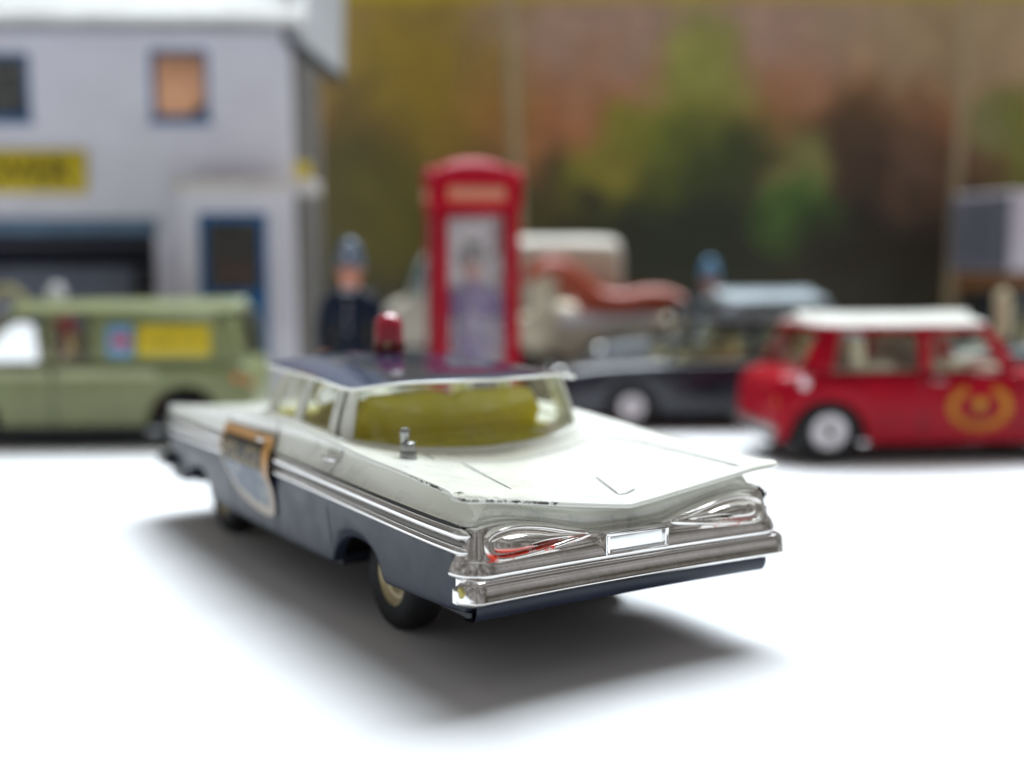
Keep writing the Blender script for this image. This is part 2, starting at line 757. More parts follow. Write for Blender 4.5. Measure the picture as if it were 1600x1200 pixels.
for sgn in (1, -1):
    for x in (32.6, 50.5, 68):
        for z0, z1 in ((zbot(x) + .4, 13.7), (17.3, interp(x, ZF) - .5)):
            rows = []
            for k in range(13):
                z = z0 + (z1 - z0) * k / 12
                bow = .5 * math.sin(math.pi * (z - 7) / 15)
                rows.append([(x + d + bow, sgn * (side_y(x, z) + .03 + (.01 if d == 0 else 0)), z) for d in (-.13, 0, .13)])
            cmk('door_seam', grid(rows), MAT['line'], body)
    for x in (34.8, 55):
        h = catmull([(x - 1.5, 19.1, .05), (x - 1.2, 19.2, .42), (x, 19.25, .5), (x + 1.2, 19.25, .42), (x + 1.5, 19.3, .05)], 3)
        cmk('door_handle', tube([(p[0], sgn * (side_y(p[0], 18.9) + p[2]), p[1] - .25) for p in h], .36, 8), MAT['chrome2'], body)

GREYCH = simple('shade_dirt_grey', (.20, .19, .17), .6)  # channel grey darkened to paint in shadow along with dirt
# twin chrome side mouldings with a dull channel between them
for sgn in (1, -1):
    def strip(za, zb, out, i0, i1):
        rows = []
        for i in range(i0, i1):
            x, y = PATH[i]
            nx, ny = pnormal(i)
            off = interp(x, [(1, 0), (12, .2), (27, .6), (47, 1.1), (73, 1.2), (100, .9)])
            tp_ = min(1, (i - i0) / 3, (i1 - 1 - i) / 3)
            k = max(.05, math.sqrt(max(0, 1 - (1 - tp_) ** 2)))
            row = []
            for q in np.linspace(-90, 90, 9):
                z = (za + zb) / 2 + (zb - za) / 2 * math.sin(R(q)) * k + off * .9
                o_ = .02 + out * math.cos(R(q)) * k
                row.append((x + nx * o_, sgn * (y + ny * o_), z))
            rows.append(row)
        return grid(rows)
    cmk('side_moulding', strip(13.75, 14.75, .62, 26, NP_ - 15), MAT['chrome2'])
    cmk('side_moulding', strip(15.2, 16.45, .62, 26, NP_ - 15), MAT['chrome2'])
    cmk('moulding_channel_shadow', strip(14.6, 15.4, .25, 27, NP_ - 16), GREYCH)
    cmk('moulding_channel_shadow', strip(16.36, 16.72, .16, 28, NP_ - 16), MAT['line'])  # thin dark strip: painted shadow and dirt above the upper moulding

# rear chrome panel, swept round the tail
rows = []
idxs = [i for i in range(NP_) if PATH[i][0] < 3.1 and i < 60]
fascia_path = [(PATH[i], pnormal(i)) for i in idxs]
full = [((x, -y), (nx, -ny)) for (x, y), (nx, ny) in reversed(fascia_path[1:])] + fascia_path


def fascia_o(z):
    return -(z - 14.9) * .30


def fascia_prof(y):
    zt = ztop_chrome(y)
    return catmull([(-2.2, zt + .05), (fascia_o(zt) - .25, zt), (fascia_o(zt - .3), zt - .28), (fascia_o(zt - .8) + .02, zt - .8), (.38, 13.75), (.64, 13.4), (.92, 12.9), (1.10, 12.42), (1.13, 12.2), (1.04, 12.0), (.9, 11.88), (.5, 11.8),
                    (.3, 11.5), (.3, 10.5)], 4)


for (x, y), (nx, ny) in full:
    rows.append([(x + nx * o, y + ny * o, z) for o, z in fascia_prof(y)])
fascia = cmk('rear_panel', grid(rows), MAT['chrome'], angle=60)

# bumper: rounded blade whose ends stand a little proud of the body
bp = []
for y in np.linspace(-20.4, 20.4, 61):
    t = abs(y) / 20.4
    bp.append((rear_x(min(abs(y), 19.3)) - .95 + (1.3 * max(0, (t - .94) / .06) ** 2), y))
rows = []
for k, (x, y) in enumerate(bp):
    t = abs(y) / 20.4
    sc = 1 if t < .97 else math.sqrt(max(.05, 1 - ((t - .97) / .03) ** 2))
    row = []
    for ox, oz in catmull([(.9, 11.95), (.2, 11.9), (-.25, 11.82), (-.44, 11.74), (-.70, 11.46), (-.93, 10.98), (-1.09, 10.48), (-1.17, 10.14), (-1.21, 9.98), (-1.18, 9.88), (-1.0, 9.74), (-.66, 9.56), (-.2, 9.42), (.2, 9.36), (.9, 9.36)], 3):
        row.append((x + (ox * sc if ox < .5 else ox) + .3, y, 9.7 + (oz - 9.7) * (.35 + .65 * sc)))
    rows.append(row)
bumper = cmk('rear_bumper', grid(rows, cap=True), MAT['chrome2'], angle=60)
# worn brassy bumper end on the near corner
cmk('bumper_end', lathe([(.05, -.6), (.45, -.5), (.62, -.1), (.5, .15), (.05, .22)], 12, 'y', (.95, 20.2, 10.7)), MAT['silver_tip'], bumper)
# dark valance under the bumper
rows = []
for y in np.linspace(-18.6, 18.6, 40):
    x = rear_x(y) + .35
    rows.append([(x + a, y, z) for a, z in catmull([(.2, 9.6), (-.2, 9.2), (-.22, 8.5), (.1, 7.8), (.6, 7.45), (2.4, 7.3)], 3)])
cmk('rear_valance', grid(rows), MAT['blue'])

# tail lamps: teardrop rim, hollow, inner ridge
TD = [(17.75, 15.0), (17.5, 15.75), (16.3, 16.3), (14.0, 16.5), (11.3, 16.2), (8.3, 15.5), (5.2, 14.55), (8.2, 14.0), (11.3, 13.65), (14.6, 13.4), (16.6, 13.45), (17.55, 14.05)]


def fx(y, z):
    return rear_x(y) - fascia_o(z) - .08 + (.30 * max(0, (abs(y) - 16.3) / 1.5) ** 2 if abs(y) > 16.3 else 0)


for sgn in (1, -1):
    out = catmull(TD, 5, True)
    cy_, cz_ = 13.2, 14.85

    npt = len(out)
    nor = []
    for q_ in range(npt):
        a_, b_ = out[q_ - 1], out[(q_ + 1) % npt]
        t_ = Vector((b_[0] - a_[0], b_[1] - a_[1])).normalized()
        nor.append(Vector((-t_.y, t_.x)))
    if sum((Vector(out[q_]) - Vector((cy_, cz_))).dot(nor[q_]) for q_ in range(npt)) < 0:
        nor = [-v_ for v_ in nor]
    half = []
    for p in out:
        t_ = (p[0] - 5.2) / 12.5
        half.append(max(.12, 1.52 * min(1, (t_ * 1.55 + .02)) ** .8))

    def lampring(prof, k=4):
        rr = []
        for d, s, dx, dz in catmull(prof, k):
            ring = []
            for p, n_, h_ in zip(out, nor, half):
                de = d if d < 0 else min(d, h_ * .62)
                yy, zz = p[0] - n_.x * de, p[1] - n_.y * de
                yy = (yy - cy_ - .4) * s + cy_ + .4
                zc2 = cz_ - .12 + (yy - cy_) * .045
                zz = (zz - zc2) * s + zc2 + dz
                hh = min(1, h_ / .9)
                ring.append((fx(yy, zz) + dx * (hh if dx < 0 else 1), sgn * yy, zz))
            rr.append(ring)
        return grid(rr, True)
    lampo = cmk('tail_light', lampring([(-.16, 1, .35, 0), (-.12, 1, .02, 0), (.0, 1, -.30, 0), (.17, 1, -.50, 0), (.36, 1, -.44, 0), (.48, 1, -.18, 0), (.54, 1, .16, 0)]), MAT['rim_red'][sgn], angle=70)
    cmk('lamp_lens', lampring([(.53, 1, .14, 0), (.58, 1, .20, 0), (.60, .95, .10, 0), (.60, .86, -.22, -.02), (.60, .70, -.52, -.06), (.60, .50, -.76, -.10), (.60, .25, -.90, -.14), (.60, .01, -.94, -.15)]), MAT['lamp'][sgn], lampo, angle=70)
# number plate in a raised frame
pf = fascia
fr = []
y0, y1, z0, z1 = -3.95, 3.95, 12.15, 14.62
xq = .30
for a, b in (((y0, y1), (z0, z0 + .32)), ((y0, y1), (z1 - .32, z1)), ((y0, y0 + .42), (z0 + .32, z1 - .32)), ((y1 - .42, y1), (z0 + .32, z1 - .32))):
    fr.append(box(xq - .24, xq + 1.3, a[0], a[1], b[0], b[1]))
plate = cmk('plate_frame', join(*fr), MAT['chrome2'], bevel=.08)
cmk('number_plate', box(xq - .02, xq + .45, y0 + .4, y1 - .4, z0 + .3, z1 - .3), simple('plate_silver', (.86, .88, .88), .16, .85), plate, bevel=.05)
cmk('plate_lip', box(xq - .2, xq + .1, y0 + .7, y1 - .7, z0 + .42, z0 + .55), MAT['dull_metal'], plate)

# base plate, floor and axles
base = cmk('base_plate', join(box(3.5, 17.5, -17.6, 17.6, 6.9, 8.0), box(17.5, 34, -10.6, 10.6, 6.5, 8.0), box(34, 78, -17.8, 17.8, 6.0, 7.4), box(78, 94, -10.6, 10.6, 6.5, 8.0), box(94, 104, -16.5, 16.5, 6.8, 8.2)), MAT['black'], bevel=.2, smooth=False)
for a_ in (17.5, 77.5):
    cmk('wheel_well', box(a_, a_ + 17, -10.8, 10.8, 7.8, 15.5), MAT['black'], smooth=False)

TY = [(3.4, 2.0), (4.6, 2.25), (5.6, 2.1), (6.05, 1.6), (6.25, .6), (6.25, -.6), (6.05, -1.6), (5.6, -2.1), (4.6, -2.25), (3.4, -2.0)]


def wheel(parent, x, y, z, r, w, hubmat, sgn, mkf=mk, hub_r=.58, seg=36, **kw):
    k = r / 6.25
    ty = lathe([(a * k, b * w / 4.5) for a, b in TY], seg, 'y', (x, y, z))
    t = mkf('wheel', ty, MAT['tyre'], parent, angle=60, **kw)
    hr = r * hub_r
    prof = [(0.01, .9), (.2, .9), (.28, .75), (.55, .62), (.8, .66), (.92, .9), (1.0, .92), (1.06, .75), (1.06, -.6), (.01, -.6)]
    mkf('hub', lathe([(a * hr, b * w / 2.15 * sgn) for a, b in prof], seg, 'y', (x, y, z)), hubmat, t, angle=50, **kw)
    mkf('axle_end', lathe([(.01, 1.08), (.12, 1.08), (.16, .98), (.16, .6)], 12, 'y', (x, y, z)) if False else
        lathe([(a * hr, b * w / 2.15 * sgn) for a, b in [(.01, 1.08), (.12, 1.07), (.16, .98), (.16, .6)]], 12, 'y', (x, y, z)), MAT['black'], t, **kw)
    # tread ribs
    return t


for ax in (AX_R, AX_F):
    for sgn in (1, -1):
        wheel(car, ax, sgn * 13.5, 6.25, 6.25, 4.4, MAT['hub'], sgn, cmk)
    cmk('axle', lathe([(.7, -13), (.7, 13)], 10, 'y', (ax, 0, 6.25)), MAT['dull_metal'])

# greenhouse ------------------------------------------------------
GB = [(29.6, 0, 18.95, 'g'), (30.2, 6, 19.15, 'g'), (31.6, 12.0, 19.7, 'g'), (34.2, 16.3, 20.5, 'p'), (36.2, 17.3, 20.8, 'p'), (39.2, 17.2, 21.0, 'g'), (45, 16.9, 21.1, 'g'), (49.3, 16.7, 21.3, 'p'), (52.2, 16.6, 21.3, 'g'),
      (57, 16.4, 21.3, 'g'), (61, 16.1, 21.2, 'p'), (65.5, 15.3, 21.0, 'g'), (70, 12, 20.7, 'g'), (73, 6, 20.4, 'g'), (74, 0, 20.3, 'g')]
GT = [(34.2, 0, 27.7), (34.4, 6, 27.6), (34.9, 11.2, 27.4), (35.6, 14.7, 27.1), (36.8, 15.4, 27.1), (39.6, 15.2, 27.1), (45, 14.8, 27.2), (49.5, 14.5, 27.3), (51.8, 14.3, 27.4),
      (56, 13.9, 27.5), (60, 13.5, 27.5), (63, 13.0, 27.5), (65.5, 10, 27.7), (67, 5, 27.9), (67.6, 0, 28)]


def greenhouse(mkf, parent, B, T, frame_mat, glass_mat, frame_t=.7, inset=.25, bulge=.5, names=('pillar', 'window')):
    """B: base contour with span flags, T: top contour; half (left), mirrored. Spans become pillars or panes."""
    def col(i, f, out):
        b, t = Vector(B[i][:3]), Vector(T[i])
        b2 = B[min(i + 1, len(B) - 1)]
        b0 = B[max(i - 1, 0)]
        tx, ty = b2[0] - b0[0], b2[1] - b0[1]
        l = math.hypot(tx, ty) or 1
        nrm = Vector((-ty / l, tx / l, 0))
        if i == 0:
            nrm = Vector((-1, 0, 0))
        if i == len(B) - 1:
            nrm = Vector((1, 0, 0))
        return b.lerp(t, f) + nrm * (out + bulge * math.sin(math.pi * f))
    i = 0
    spans = []
    while i < len(B) - 1:
        j = i
        while j < len(B) - 1 and B[j][3] == B[i][3]:
            j += 1
            if B[i][3] == 'p':
                break
        spans.append((i, j, B[i][3]))
        i = j
    for i, j, k in spans:
        out = 0 if k == 'p' else -inset
        rows = []
        idx = list(range(i, j + 1))
        for a in idx:
            rows.append([col(a, f, out) for f in np.linspace(-.02, 1.02, 7)])
        if len(rows) > 2:
            cr = list(zip(*[catmull([r[q] for r in rows], 4) for q in range(7)]))
            rows = [list(r) for r in cr]
        vf = grid(rows)
        central = (i == 0 or j == len(B) - 1)
        if central:
            mkf(names[0] if k == 'p' else names[1], mirror(vf), frame_mat if k == 'p' else glass_mat, parent, solid=frame_t if k == 'p' else 0)
        else:
            for sg in (1, -1):
                w = (vf[0], vf[1]) if sg == 1 else ([(x, -y, z) for x, y, z in vf[0]], vf[1])
                mkf(names[0] if k == 'p' else names[1], w, frame_mat if k == 'p' else glass_mat, parent, solid=frame_t if k == 'p' else 0)


greenhouse(cmk, car, GB, GT, MAT['white'], MAT['glass'], .5, bulge=.2)
for sg in (1, -1):
    pa, pb_ = Vector((36.2, 17.32, 21.0)), Vector((36.8, 15.42, 27.0))
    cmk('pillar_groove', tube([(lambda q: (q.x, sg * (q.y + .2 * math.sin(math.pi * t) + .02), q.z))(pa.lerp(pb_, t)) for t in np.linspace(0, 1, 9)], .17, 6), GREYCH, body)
# moulding round the foot of the glass
foot = catmull([(b[0] - (.4 if k < 3 else 0), b[1] + (.3 if k >= 3 else 0), b[2] + .12) for k, b in enumerate(GB)], 4)
foot = [(x, -y, z) for x, y, z in reversed(foot[1:])] + [tuple(p) for p in foot]
cmk('window_surround', tube(foot, .48, 8), MAT['white'], body)


def roof_vf(edge, crown, rim=.55, thick=.9, tuck=1.2, vpaint=.05, pull=.45):
    """edge: half contour (rear centre -> front centre); top skin idx 0, rim idx 1"""
    xm = (edge[0][0] + edge[-1][0]) / 2
    rows = []
    vs = [-3, -2, -1] + [0, .025] + list(np.linspace(.08, 1, 13))
    idr = []
    for (x, y, z) in edge:
        cx = xm + (x - xm) * (1 - pull * min(1, abs(y) / 9))
        row = []
        for v in vs:
            if v == -3:
                f = tuck / max(6, math.hypot(x - xm, y))
                row.append((x + (cx - x) * f, y * (1 - f), z - thick))
            elif v == -2:
                row.append((x, y, z - thick * .75))
            elif v == -1:
                row.append((x - (cx - x) * .004, y * 1.004, z - thick * .35))
            else:
                zz = z + crown * (1 - (1 - v) ** 2.2) + (edge[0][2] * .5 + edge[-1][2] * .5 - z) * v * .5
                row.append((x + (cx - x) * v, y * (1 - v), zz + (0 if v > 0 else -.06)))
        rows.append(row)
    V, Fc = grid(rows)
    nn = len(vs)
    idx = [0 if (f[0] % nn) >= 3 + (1 if vpaint else 0) else 1 for f in Fc]
    return mirror((V, Fc, idx))


RE = catmull([(28.0, 0, 27.75), (28.6, 6, 27.6), (30.3, 11, 27.35), (32.6, 14.7, 27.1), (34.2, 15.9, 27.05), (37, 16.1, 27.1), (44, 15.7, 27.4), (54, 15.1, 27.8), (62, 14.6, 28.0), (68.2, 14.0, 28.0), (70.6, 12.4, 28.0), (71.5, 6, 28.2), (71.8, 0, 28.3)], 5)
RE = [tuple(p) for p in RE]
n = NT('glossy_dark_blue_roof')
f = n.ramp(n.noise(420, 5, .7), .66, .70)
n.set(Base_Color=n.mix(f, (.006, .032, .085), (.25, .27, .3)), Coat_Weight=.6, Coat_Roughness=.05)
n.set(Roughness=n.val('ADD', n.val('MULTIPLY', n.noise(200, 3), .10), .08))
n.bump(n.noise(160, 3), .06, .0003)
MAT['roof'] = n.m


def roof_z(x, y):
    w_ = 1 - min(1, abs(x - 49) / 24.5) ** 4
    hw = interp(x, [(28, 16.2), (37, 16.1), (54, 15.1), (71.8, 13.8)])
    return interp(x, [(28, 27.0), (36, 27.0), (50, 27.5), (71.8, 27.75)]) + 2.0 * w_ * (1 - min(1, abs(y) / hw) ** 2.8)


rows = []
for x, y, z in RE:
    cx = 49 + (x - 49) * (1 - .5 * min(1, abs(y) / 9))
    ze = roof_z(x, y)
    row = []
    for v, dz in ((.10, -.44), (.012, -.42), (-.004, -.30), (-.006, -.15), (0, -.05), (.012, 0), (.03, 0)):
        row.append((x + (cx - x) * v, y * (1 - v), (ze if v <= 0.012 else roof_z(x + (cx - x) * v, y * (1 - v))) + dz))
    for v in np.linspace(.08, 1, 16):
        xx, yy = x + (cx - x) * v, y * (1 - v)
        row.append((xx, yy, roof_z(xx, yy)))
    rows.append(row)
V, Fc = grid(rows)
nn = len(rows[0])
roof = cmk('roof', mirror((V, Fc, [0 if f[0] % nn >= 5 else 1 for f in Fc])), [MAT['roof'], MAT['white']], angle=55)
# headlining
rows = []
for x, y, z in RE:
    cx = 49 + (x - 49) * (1 - .5 * min(1, abs(y) / 9))
    rows.append([(x + (cx - x) * v, y * (1 - v), roof_z(x + (cx - x) * v, y * (1 - v)) - .44) for v in np.linspace(.09, 1, 8)])
cmk('headlining', mirror(grid(rows)), MAT['white'], roof)

# interior
it = cmk('interior', join(box(37, 72, -14.2, 14.2, 18, 20.6), box(31.4, 41, -10.5, 10.5, 18.4, 19.9)), MAT['yellow_int'], bevel=.5)


def bench(x, zt, w, lean=1.6):
    """bench seat with rounded shoulders and a shallow dip between two backs"""
    rows = []
    for t in np.linspace(-1, 1, 41):
        y = w * t
        sh = 1 - max(0, (abs(t) - .80) / .20) ** 2.4
        dip = .9 * math.exp(-(t / .07) ** 2)
        zz = 21 + (zt - 21) * (.35 + .65 * sh) - dip
        pad = .35 * math.cos(math.pi * (abs(t) - .5)) ** 2
        rows.append([(x - .2 - pad, y, 19), (x - lean * .6 - pad, y, 21 + (zz - 21) * .55), (x - lean - pad * .4, y, zz - .5), (x - lean + .3, y, zz), (x - lean + 1.4, y, zz), (x - lean + 1.9, y, zz - .5), (x + 2.1, y, 21.4), (x + 7, y, 21.2), (x + 7.2, y, 19)])
    return grid(rows, True, True)


cmk('seat', bench(40.0, 25.5, 13.4), MAT['yellow_int'], it, angle=60)
cmk('seat', bench(53.5, 23.6, 13.0), MAT['yellow_int'], it, angle=60)
sw = [(64 - 1.1 * math.sin(q), 6 + 2.4 * math.cos(q), 23.4 + 2.2 * math.sin(q)) for q in np.linspace(0, 2 * math.pi, 25)[:-1]]
cmk('steering_wheel', tube(sw, .28, 6, True), MAT['yellow_int'], it)

# beacon
bx_, by_, bz_ = 57.3, 0, 29.2
bc = cmk('roof_beacon', lathe([(.01, 5.9), (.8, 5.8), (1.45, 5.45), (1.9, 4.8), (2.05, 3.9), (2.05, 1.9)], 28, 'z', (bx_, by_, bz_)), MAT['beacon'], roof)
cmk('beacon_base', lathe([(2.05, 1.9), (2.25, 1.8), (2.3, 1.2), (2.1, .9), (2.3, .4), (2.3, -.5), (.01, -.5)], 28, 'z', (bx_, by_, bz_)), simple('dark_red_plastic', (.20, .02, .015), .15, 0), bc)
cmk('rivet', lathe([(.01, .25), (.35, .2), (.5, 0)], 12, 'x', (bx_ - 2.3, .9, bz_ + 1.4)) if False else xf(lathe([(.01, .3), (.35, .22), (.5, 0)], 12, 'z'), lambda x, y, z: (bx_ - 2.0 - z * .85, by_ + 1.2 + x + z * .5, bz_ + 1.4 + y)), MAT['hub'], bc)

# aerial stub on the tail deck
ax_, ay_ = 24.0, 13.9
az = deck_z(ax_, ay_) - .2
an = cmk('aerial_base', lathe([(.01, 2.05), (.55, 2.05), (.8, 1.95), (.86, 1.75), (.86, 1.15), (.95, 1.05), (.98, .5), (1.0, -.2)], 20, 'z', (ax_, ay_, az)), MAT['dull_metal'])
cmk('aerial_mast', lathe([(.01, 3.6), (.4, 3.55), (.55, 3.35), (.55, 2.75), (.47, 2.65), (.5, 1.2)], 16, 'z', (ax_ + .35, ay_ + .25, az)), MAT['dull_metal'], an)

# front end
for sgn in (1, -1):
    for k, y in enumerate((15.0, 11.2)):
        hl = cmk('headlight', xf(lathe([(.01, .6), (.9, .45), (1.5, .1), (1.75, .25), (1.9, 0), (1.9, -1)], 20, 'z'), lambda a, b, h, y=y: (107.0 + h, sgn * y + a, 14.3 + b)), MAT['chrome2'])
grb = cmk('grille', box(106.6, 107.5, -9.2, 9.2, 12.4, 16), MAT['chrome'], bevel=.2)
for k in range(6):
    cmk('grille_bar', box(107.4, 107.7, -9, 9, 12.6 + k * .58, 12.85 + k * .58), MAT['chrome2'], grb)
rows = []
for y in np.linspace(-19.6, 19.6, 41):
    t = abs(y) / 19.6
    x = 108.0 - 2.6 * t ** 4
    rows.append([(x + a, y, z) for a, z in catmull([(-1.5, 11), (.2, 10.8), (.7, 10.0), (.5, 9.0), (-.2, 8.6), (-1.5, 8.6)], 3)])
cmk('front_bumper', grid(rows, cap=True), MAT['chrome'], angle=60)
for sgn in (1, -1):
    cmk('bumper_tip_shade', box(100.5, 106.5, min(sgn * 17.6, sgn * 20.2), max(sgn * 17.6, sgn * 20.2), 8.9, 10.6), MAT['black'], bevel=.4)  # bumper end coloured black for the shade on it
cmk('front_valance_shade', box(96.5, 104.0, -18.6, 18.6, 6.8, 10.6), MAT['black'], bevel=.5)  # black paints the shadow on the lower body ahead of the wheel

# door labels -------------------------------------------------------
n = NT('aged_label_border')
z = n.n('ShaderNodeSeparateXYZ')
n.l(n.obj(), z.inputs[0])
wob = n.val('ADD', z.outputs[2], n.val('MULTIPLY', n.val('SUBTRACT', n.noise(300, 3), .5), .003))
c = n.mix(n.ramp(wob, .0135, .0165), (.52, .45, .38), (.55, .27, .06))
n.set(Base_Color=c, Roughness=.5)
LBL_B = n.m
n = NT('label_black_band')
n.set(Base_Color=n.mix(n.ramp(n.noise(500, 4), .45, .75), (.015, .013, .010), (.10, .075, .04)), Roughness=.45)
LBL_K = n.m
n = NT('label_lower_film')
k = n.ramp(n.noise(330, 3, .55), .5, .62)
n.set(Base_Color=n.mix(k, (.085, .115, .17), (.26, .28, .30)), Roughness=.4)
LBL_F = n.m
LBL_T = simple('label_tan_ink', (.42, .33, .18), .5)


def label_y(x, z):
    # the paper label bridges the mouldings
    y = interp(x, YS)
    return interp(z, [(9, y - .02), (11.2, y + .12), (13.2, y + .5), (14.5, y + .95), (16.9, y + .98), (17.9, y + .75), (18.6, y + .3), (20.0, y + .12)])


LX0, LX1 = 50.0, 69.5


def lab_outline(ins, n_=40):
    P = [(LX0 + ins, 19.7 - ins), (LX1 - ins, 19.9 - ins), (LX1 - .3 - ins, 15.0), (LX1 - 1.6 - ins, 12.0), (LX1 - 6 - ins * .6, 9.9 + ins), (LX0 + 4 + ins * .4, 8.9 + ins), (LX0 + 1.2 + ins, 9.1 + ins), (LX0 + .3 + ins, 12.5)]
    return P


def label_patch(poly_fn, x0, x1, z0, z1, lift, sgn, nx=26, nz=26):
    rows = []
    for zz in np.linspace(z0, z1, nz):
        xa, xb = poly_fn(zz)
        rows.append([(x, sgn * (label_y(x, zz) + lift), zz) for x in np.linspace(xa, xb, nx)])
    return grid(rows)


def outer(z):
    lo = interp(z, [(8.9, LX0 + 2.4), (9.3, LX0 + .9), (10.5, LX0 + .3), (15, LX0 + .2), (19.4, LX0), (19.8, LX0 + .5)])
    hi = interp(z, [(8.9, LX0 + 5.5), (9.3, LX0 + 9), (10.4, LX1 - 5), (12.2, LX1 - 2.2), (15, LX1 - .6), (19.2, LX1), (19.8, LX1 - .6)])
    return lo, hi


def inner_lo(z):
    lo, hi = outer(max(z - 1.0, 8.9))
    a, b = outer(z)
    return a + 2.0, min(b - .9, hi - .3)


for sgn in (1, -1):
    lb = cmk('door_label', label_patch(outer, 0, 0, 8.9, 19.8, .05, sgn), LBL_B)
    cmk('label_band', label_patch(lambda z: (LX0 + 2.6, LX1 - 1.0), 0, 0, 14.9, 18.5, .10, sgn), LBL_K, lb)
    cmk('label_film', label_patch(inner_lo, 0, 0, 10.2, 14.85, .10, sgn), LBL_F, lb)
    tv = text_vf('POLICE', 3.5, 0)
    xc = (LX0 + 2.6 + LX1 - 1.0) / 2

    def put(a, b, h, zc=16.3, k=1.22):
        x = xc - sgn * a * k
        z = zc + b * 1.0
        return (x, sgn * (label_y(x, z) + .15), z)
    cmk('lettering', xf(tv, put), LBL_T, lb, smooth=False)

# ------------------------------------------------------------------ generic toy vehicles


def toy_body(st, arches, wexp=.5, nsec=None):
    """st: stations (x, half width, z bottom, z top, shoulder fraction). Returns a shell with wheel-arch cut-outs"""
    xs = [s[0] for s in st]
    X = list(np.linspace(xs[0], xs[-1], 70))
    rows = []
    for x in X:
        w, zb, zt, sh = [interp(x, [(s[0], s[k]) for s in st]) for k in (1, 2, 3, 4)]
        a = 0
        for ax, r, zc in arches:
            t = abs(x - ax) / r
            if t < 1:
                a = max(a, zc + r * math.sqrt(1 - t * t))
        b = max(zb, a)
        zm = zb + (zt - zb) * sh
        b = min(b, zm - .3)
        ke = [(w * .86, b), (w * .93, b), (w * .96, b + .2), (w, b + (zm - b) * .45), (w, b + (zm - b) * .8), (w * .975, zm), (w * .90, zm + (zt - zm) * .55), (w * .72, zm + (zt - zm) * .88), (w * .35, zt), (0, zt)]
        rows.append([(x, p[0], p[1]) for p in catmull(ke, 3)])
    V, Fc = grid(rows)
    # end caps
    nn = len(rows[0])
    for q_ in (0, len(rows) - 1):
        V.append((rows[q_][0][0], 0, rows[q_][0][2]))
        Fc.append(tuple(range(q_ * nn, q_ * nn + nn)) + (len(V) - 1,))
    V2, F2 = mirror((V, Fc))
    return V2, F2


def place(name, label, cat, pos, rz, group=None):
    return empty(name, (pos.x, pos.y, 0), rz, label, cat, group)


RZR = YAW - math.pi / 2        # local +x points to the photograph's right


def four_wheels(t, axs, y, r, w, hub, hub_r=.6):
    mk('underbody', box(axs[0] - 9, axs[1] + 8, -y + 2.6, y - 2.6, r * .62, r * 2.1), MAT['black'], t, smooth=False)
    for ax in axs:
        for s in (1, -1):
            wheel(t, ax, s * y, r, r, w, hub, s, mk, hub_r, 26)


RED = paint('red_enamel', (.34, .003, .014), .25, .06, (.76, (.25, .2, .2)), .1, 0, .12)
CREAMROOF = simple('ivory_roof', (.70, .69, .63), .3)
AMBER = simple('amber_lamp', (.75, .16, .02), .3)
GOLD = simple('gold_transfer', (.56, .27, .03), .55, Specular_IOR_Level=.1)

# --- red saloon with an ivory roof
p = G(1289, 724)
rz = RZR + R(5)
c0 = empty('toy_mini_car', (0, 0, 0), rz, 'red two-door toy car with ivory roof and gold wreath on its door', 'toy car')
MX = 10.5                       # rear axle position
f0 = Vector((math.cos(rz), math.sin(rz), 0))
l0 = Vector((-math.sin(rz), math.cos(rz), 0))
c0.scale = (1.10, 1.05, 1.05)
c0.location = (p - f0 * MX * 1.10 + l0 * 14.7) * MM
mini = c0
ST = [(0, 11.5, 7.5, 15.5, .7), (.6, 13.2, 5.5, 17.3, .72), (2.5, 15.2, 4.6, 18.6, .76), (7, 16.3, 4.4, 19.4, .80), (20, 16.6, 4.4, 19.6, .84), (48, 16.6, 4.4, 19.4, .84), (58, 16.4, 4.4, 18.6, .8), (67, 15.6, 4.6, 17.4, .75), (71, 13.8, 5.4, 15.6, .7), (72, 11.5, 7.5, 13.8, .7)]
mb = mk('body', toy_body(ST, [(MX, 7.6, 5.5), (60, 7.6, 5.5)]), RED, mini, angle=50)
MB_ = [(4.2, 0, 18.6, 'g'), (4.6, 8, 18.6, 'g'), (5.6, 12.6, 18.9, 'p'), (11, 15.5, 19.2, 'g'), (20, 15.7, 19.2, 'g'), (28.4, 15.7, 19.2, 'p'), (31, 15.7, 19.2, 'g'), (40, 15.5, 19.2, 'g'), (46, 15.1, 19.1, 'p'), (49.5, 13.8, 19.0, 'g'), (52, 8, 18.9, 'g'), (52.6, 0, 18.9, 'g')]
MT_ = [(9.4, 0, 28.6), (9.6, 8, 28.5), (10.2, 11.6, 28.3), (13.2, 13.3, 28.2), (20, 13.6, 28.2), (28.6, 13.6, 28.2), (31, 13.6, 28.2), (38, 13.5, 28.2), (41.5, 13.2, 28.2), (43.2, 12, 28.3), (44.5, 8, 28.5), (45, 0, 28.6)]
greenhouse(mk, mini, MB_, MT_, RED, MAT['glass'], 1.0)
ME = [tuple(q) for q in catmull([(8.3, 0, 28.9), (8.5, 8, 28.8), (9.5, 12.6, 28.6), (13, 14.3, 28.5), (20, 14.6, 28.5), (30, 14.6, 28.5), (38, 14.5, 28.5), (42.6, 13.4, 28.6), (45, 8, 28.8), (45.6, 0, 28.9)], 4)]
mk('roof', roof_vf(ME, 2.0), [CREAMROOF, CREAMROOF], mini, angle=55)
gut = ME + [(x, -y, z) for x, y, z in reversed(ME[1:-1])]
mk('gutter', tube([(x, y, z - .9) for x, y, z in gut], .55, 6, True), RED, mini)
mi = mk('interior', join(box(9, 50, -13.6, 13.6, 16, 19.4)), MAT['cream_int'], mini, bevel=.4)
